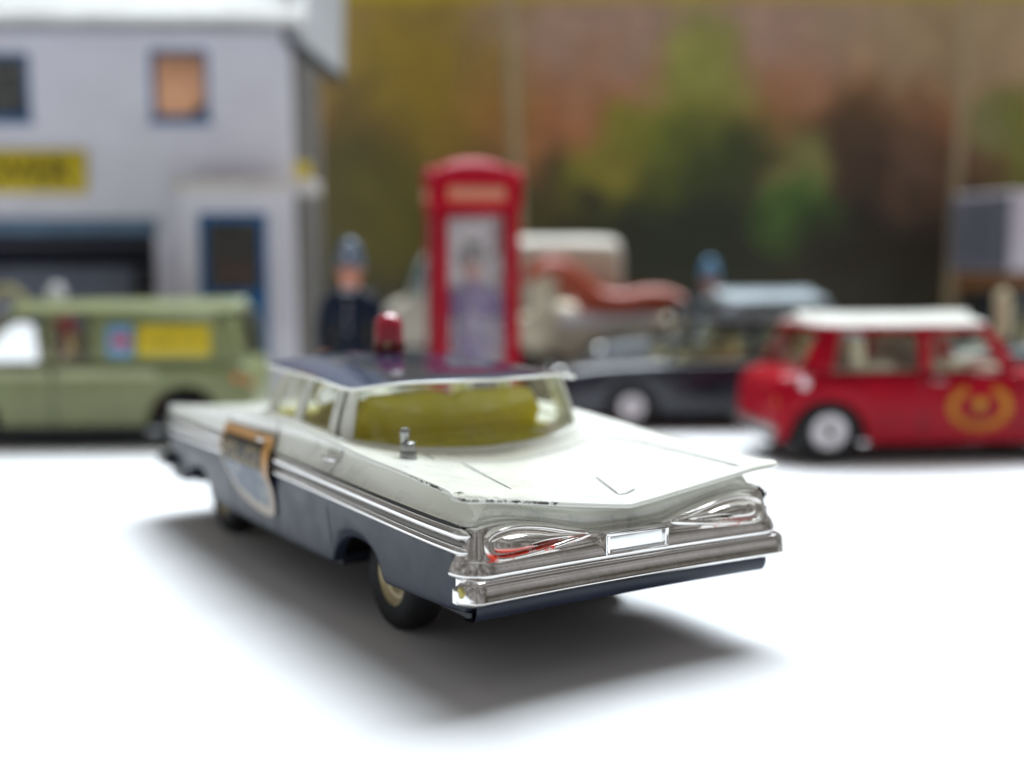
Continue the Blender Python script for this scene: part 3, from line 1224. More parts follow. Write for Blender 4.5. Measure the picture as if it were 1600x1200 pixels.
for x in (16, 30):
    for y0, y1 in ((-13, -1), (1, 13)):
        mk('seat', join(box(x, x + 2.6, y0, y1, 19, 25.5), box(x, x + 9, y0, y1, 19, 20.6)), MAT['cream_int'], mi, bevel=.6)
four_wheels(mini, (MX, 60), 14.5, 6.7, 4.2, MAT['hub_bright'], .74)
for s in (1, -1):
    mk('tail_light', xf(lathe([(.01, .7), (.8, .6), (1.3, 0), (1.3, -1)], 16, 'z'), lambda a, b, h, s=s: (1.2 - h, s * 12.3 + a, 12.5 + b * 1.7)), AMBER, mini)
    mk('headlight', xf(lathe([(.01, .8), (1.4, .5), (2.0, 0), (2.2, -1)], 18, 'z'), lambda a, b, h, s=s: (70.6 + h, s * 10.5 + a, 13.3 + b)), MAT['chrome2'], mini)
mk('rear_bumper', box(-.6, 1.6, -13.2, 13.2, 6.2, 7.8), MAT['dull_metal'], mini, bevel=.5)
mk('front_bumper', box(70.6, 72.8, -13.2, 13.2, 6.2, 7.8), MAT['dull_metal'], mini, bevel=.5)
mk('grille', box(71.4, 72.4, -7, 7, 9, 13), MAT['dull_metal'], mini, bevel=.3)
mk('filler_cap', lathe([(.01, -.7), (.9, -.6), (1.1, 0)], 14, 'y', (5.4, -15.9, 16.6)), simple('pink_white_cap', (.75, .6, .62), .2, .3), mini)
mk('door_handle', box(30.5, 33.5, -17.1, -16.4, 16.7, 17.3), MAT['dull_metal'], mini, bevel=.2)
for x in (28.8, 48.5):
    mk('door_seam', box(x, x + .25, -16.66, -16.4, 6, 18.6), MAT['line'], mini)
# wreath transfer on the visible door
leaf = []
for k in range(26):
    q = R(122 + 296 * k / 25)
    for dr, tw in ((.42, 40), (-.42, -40)):
        cx_, cz_ = 40.5 + (5.7 + dr) * math.cos(q), 11.6 + (4.0 + dr) * math.sin(q)
        d = q + math.pi / 2 + R(tw)
        pts = [(cx_ + 1.0 * math.cos(d) * a - .30 * math.sin(d) * b, -16.78, cz_ + 1.0 * math.sin(d) * a + .30 * math.cos(d) * b) for a, b in ((-1, 0), (0, 1), (1, 0), (0, -1))]
        leaf.append((pts, [(0, 1, 2, 3)]))
wr = mk('wreath', join(*leaf), GOLD, mini, smooth=False, merge=False)
DARKT = simple('black_transfer', (.03, .02, .02), .5)
cm = []
for k in range(5):
    q = R(90 + 72 * k)
    cm.append(lathe([(.01, -16.80), (.62, -16.78)], 10, 'y', (40.5 + 2.0 * math.cos(q), 0, 11.4 + 1.7 * math.sin(q))))
mk('crest', join(*cm), DARKT, wr, smooth=False, merge=False)
mk('crest_centre', lathe([(.01, -16.84), (1.3, -16.81)], 14, 'y', (40.5, 0, 12.2)), GOLD, wr)

# --- olive green delivery van
OLIVE = paint('olive_green_enamel', (.215, .235, .105), .35, .25, None, .1)
PALE = simple('pale_green_flash', (.40, .42, .25), .4)
rzv = RZR + math.pi + R(3)
van = empty('toy_delivery_van', (0, 0, 0), rzv, 'olive green toy delivery van with yellow side panel, in front of the garage', 'toy van')
fv = Vector((math.cos(rzv), math.sin(rzv), 0))
lv = Vector((-math.sin(rzv), math.cos(rzv), 0))
pv = G(294, 697)
VX = 16.0
van.location = (pv - fv * VX - lv * 13.5) * MM
ST = [(0, 13.5, 7, 18, .8), (.5, 15.2, 5.5, 20, .82), (3, 16.2, 4.8, 21, .86), (20, 16.5, 4.6, 21.4, .86), (58, 16.5, 4.6, 20.8, .86), (68, 16.2, 4.6, 19.2, .82), (76, 15.4, 4.9, 17.8, .76), (80.4, 13.4, 5.8, 15.6, .7), (81.2, 11, 7.5, 13.5, .7)]
vb = mk('body', toy_body(ST, [(VX, 8.8, 6.0), (68, 8.8, 6.0)]), OLIVE, van, angle=50)
VB = [(1.2, 0, 20.0, 'g'), (1.3, 9, 20.0, 'g'), (1.7, 13.4, 20.2, 'p'), (4.5, 15.9, 20.6, 'p'), (38, 16.0, 20.8, 'g'), (42, 16.0, 20.8, 'g'), (46.5, 16.0, 20.8, 'p'), (48.2, 16.0, 20.7, 'g'), (54, 16.0, 20.6, 'g'), (62, 15.4, 20.4, 'p'), (64.0, 13.8, 20.2, 'g'), (66, 8, 20, 'g'), (66.8, 0, 20, 'g')]
VT = [(4.0, 0, 33.0), (4.1, 9, 32.9), (4.4, 12.2, 32.7), (6.5, 14.4, 32.5), (38, 14.4, 32.6), (42, 14.4, 32.5), (46.5, 14.3, 32.4), (48.2, 14.3, 32.4), (52.5, 14.2, 32.2), (56.0, 13.6, 32.0), (57.0, 12.4, 32), (58.6, 8, 32.1), (59.2, 0, 32.2)]
greenhouse(mk, van, VB, VT, OLIVE, MAT['glass'], 1.0, bulge=.8)
VE = [tuple(q) for q in catmull([(3.4, 0, 33.4), (3.6, 9, 33.3), (4.4, 13.3, 33.1), (7, 15.2, 33.0), (24, 15.3, 33.0), (48, 15.1, 32.8), (54.5, 14.5, 32.5), (58, 12.8, 32.4), (60, 8, 32.5), (60.6, 0, 32.6)], 4)]
mk('roof', roof_vf(VE, 2.3), [OLIVE, OLIVE], van, angle=55)
mk('interior', join(box(6, 62, -13, 13, 17, 20.4), box(37.0, 38, -13.6, 13.6, 20, 32.5)), simple('tan_interior', (.34, .24, .10), .6), van)
for y0, y1 in ((1, 12.5), (-12.5, -1)):
    mk('seat', join(box(42, 44.6, y0, y1, 20, 27), box(42, 51, y0, y1, 20, 22.4)), simple('tan_seat', (.48, .33, .14), .6), van, bevel=.6)
# mirror added over the side window so the bright sheet whitens it
pane = [(49.6, 20.9), (62.0, 20.9), (61.4, 22.2), (58.6, 26.6), (55.6, 29.4), (53.0, 30.2), (50.8, 29.8), (49.9, 28.6)]


def vy(z):
    return 16.75 - (z - 20.8) * .05


n = NT('added_mirror_pane')
n.set(Base_Color=(.95, .96, .96), Metallic=1.0, Roughness=.25)
mk('window_glare_mirror', ([(x, 16.3 + (z - 20.9) * .055, z) for x, z in pane] + [(x, 16.0 + (z - 20.9) * .0, z) for x, z in pane],
                    [tuple(range(8)), tuple(range(15, 7, -1))] + [(k, (k + 1) % 8, 8 + (k + 1) % 8, 8 + k) for k in range(8)]), n.m, van, smooth=False)
YEL = simple('yellow_card', (.62, .46, .02), .45)
BLU = simple('sky_blue_print', (.16, .32, .50), .45)
REDP = simple('red_print', (.62, .05, .06), .45)
INK = simple('black_ink', (.05, .045, .02), .5)


def vanside(x, z):
    return 15.95 - (z - 20.8) / 11.8 * 1.6 + .8 * math.sin(math.pi * (z - 20.8) / 11.8)


def side_patch(x0, x1, z0, z1, lift):
    return grid([[(x, vanside(x, z) + lift, z) for z in np.linspace(z0, z1, 8)] for x in np.linspace(x0, x1, 6)])


vp = mk('side_panel', side_patch(9.5, 26.6, 22.2, 29.2, .22), YEL, van, solid=-.3)
mk('emblem_panel', side_patch(27.6, 33.6, 21.8, 29.4, .22), BLU, van, solid=-.3)
ell = lathe([(.01, 0), (1, 0)], 20, 'y')
mk('emblem', xf(ell, lambda a, b, h: (30.2 + 2.0 * a, vanside(0, 25.6 + 1.5 * h) + .6, 25.6 + 1.3 * h)), REDP, van, smooth=False, merge=False)
bl = []
xk = 12.0
for k in range(11):
    wd = random.uniform(.6, 1.3)
    if k != 5:
        zc = 25.2 + random.uniform(-.2, .2)
        hh = random.uniform(.6, 1.1)
        bl.append(side_patch(xk, xk + wd, zc - hh, zc + hh, .55))
    xk += wd + .3
mk('blurred_lettering', join(*bl), simple('faded_ink', (.28, .2, .02), .5), vp, smooth=False)
mk('pale_flash', box(22, 46, 16.35, 16.75, 16.9, 19.0), PALE, van, bevel=.3)
mk('pale_flash', box(47.2, 66, 16.25, 16.7, 16.9, 19.0), PALE, van, bevel=.3)
mk('door_seam', box(46.5, 46.8, 16.4, 16.62, 6, 19.5), MAT['line'], van)
four_wheels(van, (VX, 68), 13.2, 6.3, 4.2, simple('maroon_hub', (.14, .01, .02), .4), .5)
for x in (VX, 68):
    for s in (1, -1):
        rows = []
        for q in np.linspace(18, 162, 16):
            rows.append([(x + 8.5 * math.cos(R(q)), s * yy, 6.0 + 8.5 * math.sin(R(q))) for yy in (9, 15.2)])
        mk('arch_liner', grid(rows), simple('maroon_liner', (.30, .008, .025), .5), van)
for s in (1, -1):
    mk('tail_light', lathe([(.01, -.4), (.9, -.3), (1.1, .3)], 14, 'x', (.8, s * 14.6, 15.5)), AMBER, van)
    mk('headlight', xf(lathe([(.01, .8), (1.4, .5), (2.0, 0), (2.2, -1)], 18, 'z'), lambda a, b, h, s=s: (80 + h, s * 10.5 + a, 13.3 + b)), MAT['chrome2'], van)
mk('lamp', lathe([(.01, .4), (.8, .3), (1.1, -.3)], 14, 'y', (3.5, 16.1, 16.6)), AMBER, van)
mk('rear_bumper', box(-.8, 1.5, -14.5, 14.5, 5.4, 7.4), MAT['dull_metal'], van, bevel=.5)
mk('front_bumper', box(80, 82.2, -14, 14, 5.4, 7.4), MAT['dull_metal'], van, bevel=.5)
mk('sill', box(25, 60, 14.6, 16.3, 3.2, 5.4), MAT['black'], van, bevel=.4)
mk('sill', box(25, 60, -16.3, -14.6, 3.2, 5.4), MAT['black'], van, bevel=.4)

# --- black saloon
BLK = paint('black_enamel', (.012, .013, .022), .2, .6, None, .2)
rzb = RZR + math.pi + R(4)
fb = Vector((math.cos(rzb), math.sin(rzb), 0))
lb_ = Vector((-math.sin(rzb), math.cos(rzb), 0))


def saloon(name, label, pos, rz, paintm, roofm, interiorm, hub, axle0=20.0, L_=96, W_=17.5, H_=28, strip=None, belt=17.5, cabin=(22, 66), rake=10, crown=1.8):
    t = empty(name, (0, 0, 0), rz, label, 'toy car')
    f = Vector((math.cos(rz), math.sin(rz), 0))
    l = Vector((-math.sin(rz), math.cos(rz), 0))
    t.location = (pos - l * (W_ - 2.5)) * MM if True else None
    s = L_ / 96
    S = [(0, W_ * .7, 8, belt - 3.5, .7), (.8, W_ * .85, 6, belt - 1.6, .75), (4, W_ * .95, 5, belt - .8, .8), (20 * s, W_, 4.6, belt, .84), (60 * s, W_, 4.6, belt, .84), (80 * s, W_ * .97, 4.6, belt - .8, .8), (91 * s, W_ * .9, 5, belt - 2.2, .75), (95.2 * s, W_ * .8, 6.5, belt - 4, .7), (96 * s, W_ * .65, 8, belt - 5.5, .7)]
    ax = (20 * s, 76 * s)
    mk('body', toy_body(S, [(ax[0], 7.3, 5.2), (ax[1], 7.3, 5.2)]), paintm, t, angle=50)
    a, b = cabin[0] * s, cabin[1] * s
    w1, w2 = W_ * .93, W_ * .76
    zt = H_ - 1.8
    m_ = (a + b) / 2
    B = [(a, 0, belt - .6, 'g'), (a + .4, w1 * .6, belt - .6, 'g'), (a + 2.5, w1 * .9, belt - .5, 'p'), (a + 7, w1, belt - .4, 'g'), (m_ - 6, w1, belt - .4, 'g'), (m_ - 1, w1, belt - .4, 'p'), (m_ + .8, w1, belt - .4, 'g'), (m_ + 8, w1, belt - .4, 'g'), (b - 5, w1 * .97, belt - .5, 'p'), (b - 3.4, w1 * .9, belt - .5, 'g'), (b - .6, w1 * .55, belt - .6, 'g'), (b, 0, belt - .6, 'g')]
    T = [(a + 8, 0, zt), (a + 8.2, w2 * .6, zt), (a + 9, w2 * .9, zt - .1), (a + 12, w2, zt - .2), (m_ - 6, w2, zt), (m_ - 1, w2, zt), (m_ + .8, w2, zt), (m_ + 6, w2, zt), (b - 3.5 - rake, w2, zt - .2), (b - 2.4 - rake, w2 * .92, zt - .1), (b - .8 - rake, w2 * .6, zt), (b - .3 - rake, 0, zt)]
    greenhouse(mk, t, B, T, paintm, MAT['glass'], .8)
    E_ = [tuple(q) for q in catmull([(a + 7, 0, zt + .3), (a + 7.3, w2 * .65, zt + .25), (a + 9, w2 * 1.0, zt + .1), (a + 13, w2 * 1.06, zt), (m_, w2 * 1.06, zt + .2), (b - 4.5 - rake, w2 * 1.05, zt), (b - 1.6 - rake, w2 * .95, zt + .1), (b + .2 - rake, w2 * .6, zt + .25), (b + .5 - rake, 0, zt + .3)], 4)]
    mk('roof', roof_vf(E_, crown), [roofm, roofm], t, angle=55)
    it_ = mk('interior', box(a + 6, b - 5, -w1 + 2, w1 - 2, belt - 3, belt + .2), interiorm, t, bevel=.4)
    for x in (a + 11, m_ + 3):
        mk('seat', join(box(x, x + 2.6, -w1 + 2.2, w1 - 2.2, belt, belt + 5.5), box(x, x + 9, -w1 + 2.2, w1 - 2.2, belt, belt + 1.6)), interiorm, it_, bevel=.6)
    four_wheels(t, ax, W_ - 2.4, 6.2, 4.2, hub, .66)
    for q in (1, -1):
        mk('headlight', xf(lathe([(.01, .8), (1.2, .5), (1.8, 0), (2.0, -1.4)], 18, 'z'), lambda x, y, h, q=q: (94.8 * s + h, q * W_ * .58 + x, belt - 5.2 + y)), MAT['chrome2'], t)
        mk('tail_light', box(.2, 1.6, q * W_ * .72 - 1.4, q * W_ * .72 + 1.4, belt - 5.5, belt - 3.6), REDP, t, bevel=.3)
    mk('front_bumper', box(95 * s, 97.4 * s, -W_ * .88, W_ * .88, 6.2, 8), MAT['chrome2'], t, bevel=.6)
    mk('rear_bumper', box(-1.2, 1, -W_ * .88, W_ * .88, 6.2, 8), MAT['chrome2'], t, bevel=.6)
    if strip:
        for q in (1, -1):
            mk('sill_strip', box(ax[0] + 8, ax[1] - 8, min(q * (W_ - 1.4), q * (W_ + .1)), max(q * (W_ - 1.4), q * (W_ + .1)), 4.0, 6.2), strip, t, bevel=.4)
    return t


blk_pos = G(985, 673) - fb * 76.0
CHROMEROOF = simple('black_roof', (.02, .02, .03), .15)
bs = saloon('toy_saloon', 'black toy saloon with pale hubs and cream seats behind the finned patrol car', blk_pos, rzb, BLK, CHROMEROOF, simple('straw_plastic', (.50, .44, .20), .5), MAT['hub_bright'], H_=31, belt=19, cabin=(16, 71))

# --- grey saloon farther back
GREY = paint('blue_grey_enamel', (.13, .15, .17), .3, .3)
rzg = RZR + math.pi + R(14)
fg = Vector((math.cos(rzg), math.sin(rzg), 0))
gs = saloon('toy_saloon', 'blue grey toy saloon with rounded pale roof behind the black saloon', at_depth(1135, 335) - fg * 56.5, rzg, GREY, simple('pale_grey_roof', (.32, .37, .40), .3), simple('dark_trim', (.04, .04, .035), .6), MAT['hub'], H_=35.2, belt=24, cabin=(14, 74), rake=20, crown=3.0)

# --- dark teal car partly hidden by the red car's roof
TEAL = paint('dark_teal_enamel', (.025, .05, .055), .25, .5)
rzt = RZR + R(6)
ft = Vector((math.cos(rzt), math.sin(rzt), 0))
ts = saloon('toy_saloon', 'dark teal toy saloon showing above and ahead of the red car roof', at_depth(1415, 325), rzt, TEAL, TEAL, MAT['cream_int'], MAT['hub'], H_=35, belt=22, W_=17)


# ------------------------------------------------------------------ figures
def figure(name, label, pos, rz, h, coat, trousers, cat='figurine', group=None, bulk=1.0, hat=None, parts=True, hem=19.5, hair=None):
    """one continuous skinned body; head and hands keep skin, clothes by region"""
    t = empty(name, (pos.x, pos.y, 0), rz, label, cat, group)
    k = h / 42.0
    J = {'pel': (0, 0, 21, 3.6), 'wst': (0, 0, 25, 3.3), 'chs': (0, 0, 30, 4.2), 'sho': (0, 0, 33.0, 3.4), 'nck': (0, 0, 35.0, 1.7), 'hd1': (.3, 0, 37.0, 2.5), 'hd2': (.3, 0, 39.6, 2.7), 'hd3': (.1, 0, 41.2, 1.9)}
    Ed = [('pel', 'wst'), ('wst', 'chs'), ('chs', 'sho'), ('sho', 'nck'), ('nck', 'hd1'), ('hd1', 'hd2'), ('hd2', 'hd3')]
    for s, q in ((1, 'l'), (-1, 'r')):
        J.update({q + 'sh': (0, s * 5.0, 32.6, 2.1), q + 'el': (-.6, s * 6.4, 26.2, 1.75), q + 'wr': (1.6, s * 5.8, 21.2, 1.3), q + 'ha': (2.3, s * 5.5, 18.9, 1.15),
                  q + 'hp': (0, s * 2.0, 19.6, 2.9), q + 'kn': (.3, s * 2.1, 11.0, 2.1), q + 'an': (-.1, s * 2.1, 2.6, 1.5), q + 'ft': (2.6, s * 2.5, 1.2, 1.2)})
        Ed += [('sho', q + 'sh'), (q + 'sh', q + 'el'), (q + 'el', q + 'wr'), (q + 'wr', q + 'ha'), ('pel', q + 'hp'), (q + 'hp', q + 'kn'), (q + 'kn', q + 'an'), (q + 'an', q + 'ft')]
    names = list(J)
    me = bpy.data.meshes.new('body')
    me.from_pydata([tuple(c * k * MM for c in J[q][:3]) for q in names], [(names.index(a), names.index(b)) for a, b in Ed], [])
    o = bpy.data.objects.new('body', me)
    COL.objects.link(o)
    sk = o.modifiers.new('skin', 'SKIN')
    sk.use_smooth_shade = True
    for i, q in enumerate(names):
        r = J[q][3] * k * MM * (bulk if q in ('pel', 'wst', 'chs') else 1)
        me.skin_vertices[0].data[i].radius = (r, r)
        me.skin_vertices[0].data[i].use_root = (q == 'pel')
    o.modifiers.new('sub', 'SUBSURF').levels = 2
    o.modifiers['sub'].render_levels = 2
    dg = bpy.context.evaluated_depsgraph_get()
    m2 = bpy.data.meshes.new_from_object(o.evaluated_get(dg))
    bpy.data.objects.remove(o)
    b = bpy.data.objects.new('body', m2)
    COL.objects.link(b)
    b.parent = t
    m2.materials.clear()
    for mt in (coat, SKINM, trousers, MAT['black']):
        m2.materials.append(mt)
    for p_ in m2.polygons:
        x, y, z = [c / MM / k for c in p_.center]
        i = 0
        if z > 35.3 or (abs(y) > 4.4 and z < 21.0):
            i = 1
        elif z < 2.6:
            i = 3
        elif z < hem:
            i = 2
        p_.material_index = i
    m2.shade_smooth()
    S = lambda vf: ([(a * k, b_ * k, c * k) for a, b_, c in vf[0]], vf[1])
    if hat is not None:
        mk('helmet', S(lathe([(.01, 46.6), (.35, 46.5), (.4, 46.0), (1.2, 45.7), (2.2, 44.6), (2.75, 42.8), (2.85, 41.0), (3.3, 40.3), (3.5, 40.0), (2.8, 39.9), (.1, 40.2)], 20, 'z', (.2, 0, 0))), hat, t, angle=60)
        mk('helmet_badge', S(lathe([(.01, .35), (.7, .25), (.8, -.2)], 10, 'x', (2.75, 0, 42.4))), MAT['hub_bright'], t)
    if hair is not None:
        mk('hair', S(lathe([(.01, 43.6), (1.6, 43.3), (2.7, 42.0), (3.1, 40.2), (2.9, 38.6), (2.5, 37.4)], 18, 'z', (-.5, 0, 0))), hair, t, angle=60)
    mk('nose', S(([(2.6, .35, 38.4), (2.6, -.35, 38.4), (3.4, 0, 38.3), (2.7, 0, 39.6)], [(0, 1, 2), (1, 3, 2), (3, 0, 2), (0, 3, 1)])), SKINM, b)
    for s in (1, -1):
        mk('eye', S(lathe([(.01, .2), (.25, .1), (.28, -.2)], 8, 'x', (2.75, s * .95, 39.3))), MAT['black'], b)
        mk('ear', S(lathe([(.01, .3), (.5, .2), (.6, -.3)], 8, 'y', (.2, s * 2.75, 38.6))), SKINM, b)
    mk('mouth', S(box(2.4, 2.75, -.6, .6, 37.2, 37.4)), simple('lips', (.45, .16, .13), .5), b)
    if parts:
        mk('belt', S(lathe([(3.65 * bulk, 23.2), (3.85 * bulk, 23.4), (3.85 * bulk, 24.2), (3.65 * bulk, 24.4)], 20, 'z')), MAT['black'], t)
        for z in (26, 28, 30, 32):
            mk('button', S(lathe([(.01, .3), (.3, .2), (.35, -.4)], 8, 'x', (3.6 * bulk + (.4 if z > 28 else 0) - (.6 if z > 31 else 0), 0, z))), MAT['hub_bright'], t)
        mk('collar', S(lathe([(2.0, 34.2), (2.5, 34.1), (2.3, 35.2), (1.9, 35.3)], 18, 'z')), simple('pale_collar', (.40, .42, .48), .5), t)
    return t


SKINM = simple('painted_skin', (.62, .27, .18), .5)
NAVY = simple('navy_uniform', (.009, .014, .030), .55, Specular_IOR_Level=.12)
NAVY2 = simple('navy_trousers', (.010, .015, .035), .45)
HELM = simple('slate_blue_helmet', (.10, .14, .20), .3)
HELM2 = simple('bright_blue_helmet', (.09, .24, .40), .3)
tocam = YAW + math.pi
pp = at_depth(549, 274)
figure('policeman', 'toy policeman in navy uniform and tall helmet beside the phone box', pp, tocam + R(-4), 45.2, NAVY, NAVY2, hat=HELM, bulk=1.0)
figure('policeman', 'toy policeman with bright blue helmet behind the black saloon', at_depth(1108, 385), tocam + R(10), 42.5, NAVY, NAVY2, hat=HELM2)

# ------------------------------------------------------------------ phone box
n = NT('dusty_pane')
tr_ = n.n('ShaderNodeBsdfTransparent')
tl = n.n('ShaderNodeBsdfTranslucent')
tl.inputs[0].default_value = (.8, .77, .77, 1)
mx1 = n.n('ShaderNodeMixShader')
mx1.inputs[0].default_value = .4
n.set(Base_Color=(.70, .67, .67), Roughness=.3)
n.l(n.b.outputs[0], mx1.inputs[1])
n.l(tl.outputs[0], mx1.inputs[2])
mx2 = n.n('ShaderNodeMixShader')
n.l(n.ramp(n.noise(140, 3), .22, 1.35), mx2.inputs[0])
n.l(tr_.outputs[0], mx2.inputs[1])
n.l(mx1.outputs[0], mx2.inputs[2])
n.l(mx2.outputs[0], n.t.nodes['Material Output'].inputs[0])
DUSTY = n.m
BRED = simple('phone_box_red', (.36, .003, .016), .45, Specular_IOR_Level=.1)
pb = at_depth(742, 275)
pb = at_depth(738, 275)
t = empty('phone_box', (pb.x, pb.y, 0), YAW + R(9), 'tall red toy telephone box with domed top and grey panes', 'phone box')
W2 = 10.5
kio = t
t.scale = (.955, .955, .965)
mk('plinth', box(-W2, W2, -W2, W2, 0, 4.5), BRED, t, bevel=.5)
for sx in (1, -1):
    for sy in (1, -1):
        mk('corner_post', box(min(sx * W2, sx * (W2 - 3.6)), max(sx * W2, sx * (W2 - 3.6)), min(sy * W2, sy * (W2 - 3.6)), max(sy * W2, sy * (W2 - 3.6)), 4.4, 59), BRED, t, bevel=.4)
hd = mk('fascia', box(-W2 - .5, W2 + .5, -W2 - .5, W2 + .5, 58.4, 65), BRED, t, bevel=.6)
# domed roof with segmental pediments
rows = []
for a in np.linspace(-1, 1, 21):
    row = []
    for b in np.linspace(-1, 1, 21):
        h = 64.9 + 5.8 * (1 - max(abs(a), abs(b)) ** 2.0) ** .5 * (1 if True else 0) * (.55 + .45 * (1 - min(abs(a), abs(b)) ** 2))
        row.append((a * (W2 + .3), b * (W2 + .3), h))
    rows.append(row)
mk('domed_roof', grid(rows), BRED, t, angle=60)
for q in range(4):
    c_, s_ = math.cos(q * math.pi / 2), math.sin(q * math.pi / 2)
    rot = lambda x, y, z: (x * c_ - y * s_, x * s_ + y * c_, z)
    # arch pediment over each face
    pts = [(-W2 - .7, u * (W2 + .2), 64.6 + 3.9 * math.sqrt(max(0, 1 - (u) ** 2))) for u in np.linspace(-1, 1, 17)]
    low = [(-W2 - .7, u * (W2 + .2), 64.0) for u in np.linspace(-1, 1, 17)]
    mk('pediment', xf(grid([low, pts]), rot), BRED, t, solid=1.2)
    sg = mk('sign_panel', xf(box(-W2 - .95, -W2 - .4, -7.0, 7.0, 59.8, 63.2), rot), simple('sign_orange_cream', (.60, .16, .08), .5), t, bevel=.2)
    tv = text_vf('TELEPHONE', 2.3, .05)
    mk('lettering', xf(xf(tv, lambda a, b, h: (-W2 - 1.05 - h, -a, 61.5 + b)), rot), simple('sign_ink', (.62, .40, .30), .5), sg, smooth=False)
    mk('top_rail', xf(box(-W2 + .3, -W2 + 2.2, -W2 + 3.4, W2 - 3.4, 56.6, 58.6), rot), BRED, t, bevel=.3)
    mk('bottom_rail', xf(box(-W2 + .3, -W2 + 2.2, -W2 + 3.4, W2 - 3.4, 4.4, 10), rot), BRED, t, bevel=.3)
    gm = DUSTY if q == 0 else MAT['milky']
    mk('pane', xf(box(-W2 + .9, -W2 + 1.3, -W2 + 3.5, W2 - 3.5, 9.9, 56.7), rot), gm, t, smooth=False)
PURP = simple('purple_coat', (.17, .09, .34), .5)
SLAC = simple('slate_trousers', (.09, .08, .17), .5)
figure('caller_figure', 'small figure in purple coat and blue trousers inside the telephone box', pb - BACK * 2.5 + RT * .3, tocam, 47, PURP, SLAC, parts=False, bulk=1.15, hem=14, hair=simple('dark_hair', (.05, .04, .045), .6))

# ------------------------------------------------------------------ cream van behind the phone box
CRM = simple('cream_enamel', (.52, .48, .40), .4)
TEALG = simple('teal_glazing', (.02, .16, .22), .12)
rzc = RZR + math.pi + R(2)
fc = Vector((math.cos(rzc), math.sin(rzc), 0))
cv = empty('toy_truck', (0, 0, 0), rzc, 'cream toy box van with teal cab window behind the phone box', 'toy van')
cvp = at_depth(963, 390)
cv.location = cvp * MM
cv.scale = (1.16, 1.0, 1.06)
ST = [(0, 15.5, 8, 48, .86), (.6, 17, 6.5, 49.5, .88), (3, 18, 6, 50.5, .9), (20, 18, 6, 50.8, .9), (42, 18, 6, 50.6, .9), (45, 17.4, 6, 49.5, .9), (46, 16, 6.5, 48, .88)]
mk('box_body', toy_body(ST, [(14, 8, 6)]), CRM, cv, angle=50)
ST = [(45, 15.5, 6, 47, .84), (50, 16, 6, 47.4, .85), (54.5, 16, 6, 46.4, .84), (57.5, 15.8, 6, 41, .82), (60, 15.6, 6, 33.5, .8), (65, 15, 6, 30.5, .76), (68, 13.5, 7, 27, .72), (69, 12, 9, 24, .7)]
mk('cab', toy_body(ST, [(58, 8, 6)]), CRM, cv, angle=50)
for s in (1, -1):
    mk('cab_window', ([(a, s * (15.95 - (z - 32) * .03), z) for a, z in ((49, 32), (57.4, 32), (57, 38), (54.8, 43.2), (49, 43.2))] + [(a, s * 15, z) for a, z in ((49, 32), (57.4, 32), (57, 38), (54.8, 43.2), (49, 43.2))],
                      [(0, 1, 2, 3, 4), (9, 8, 7, 6, 5)] + [(k, (k + 1) % 5, 5 + (k + 1) % 5, 5 + k) for k in range(5)]), TEALG, cv, smooth=False)
    mk('headlight', lathe([(.01, .8), (1.6, .5), (2.2, -.5)], 16, 'x', (68, s * 9.5, 20)), MAT['chrome2'], cv)
    rows = []
    for q in np.linspace(5, 175, 18):
        rows.append([(58 + r_ * math.cos(R(q)), s * yy, 6.5 + r_ * 1.02 * math.sin(R(q))) for r_, yy in ((8.2, 15.0), (9.4, 16.9), (10.6, 16.0))])
    mk('mudguard', grid(rows), simple('dark_grey_guard', (.08, .085, .09), .4), cv)
mk('windscreen', ([(57.0, -12, 43.4), (57.0, 12, 43.4), (59.9, 12.5, 34.6), (59.9, -12.5, 34.6)], [(0, 1, 2, 3)]), TEALG, cv, solid=.5)
four_wheels(cv, (14, 58), 14.6, 7, 4.6, MAT['hub'], .55)

# ------------------------------------------------------------------ vintage tourer with sweeping mudguards
RUST = simple('rust_red_enamel', (.33, .055, .022), .35)
IVORY = simple('ivory_enamel', (.60, .56, .42), .4)
vt = empty('toy_vintage_car', (0, 0, 0), RZR + R(2), 'ivory toy vintage car with rust red sweeping mudguard, right of the phone box', 'toy car')
vt.location = at_depth(838, 350) * MM
UPS = lambda px, py, dep=336.0: ((px - 838) / F * dep, 40 - (py - 436) / F * dep)
top = [(818, 432), (832, 412), (858, 403), (885, 409), (912, 430), (940, 452), (975, 456), (1010, 450), (1045, 452), (1066, 462)]
bot = [(822, 444), (838, 434), (858, 430), (874, 442), (890, 470), (912, 492), (950, 497), (1000, 494), (1040, 486), (1064, 474)]
tp = catmull([UPS(*q) for q in top], 4)
bt = catmull([UPS(*q) for q in bot], 4)
for s in (1, -1):
    rows = []
    for a, b in zip(tp, bt):
        ring = []
        for yy, f_ in ((15.2, .12), (16.4, .5), (15.2, .9), (11.5, 1.0), (11.0, .5), (11.5, 0)):
            ring.append((a[0] + (b[0] - a[0]) * f_, s * -yy, a[1] + (b[1] - a[1]) * f_))
        rows.append(ring)
    mk('mudguard', grid(rows, True, True), RUST, vt, angle=60)
    mk('running_board', box(6, 34, min(-s * 15, -s * 11), max(-s * 15, -s * 11), 26.4, 30.2), simple('white_board', (.62, .62, .64), .4), vt, bevel=.5)
mk('body', toy_body([(-4, 8, 14, 27, .8), (-2, 10, 11, 30, .85), (4, 11, 10, 33, .85), (20, 11, 10, 31.5, .85), (36, 10, 10, 29.5, .8), (44, 7.5, 12, 28, .75), (45, 6, 14, 27, .7)], []), IVORY, vt, angle=50)
mk('bonnet', toy_body([(26, 8, 14, 27, .8), (28, 8.6, 12, 33, .75), (36, 8.2, 12, 34, .75), (38, 7.6, 13, 32.5, .7)], []), RUST, vt, angle=50)
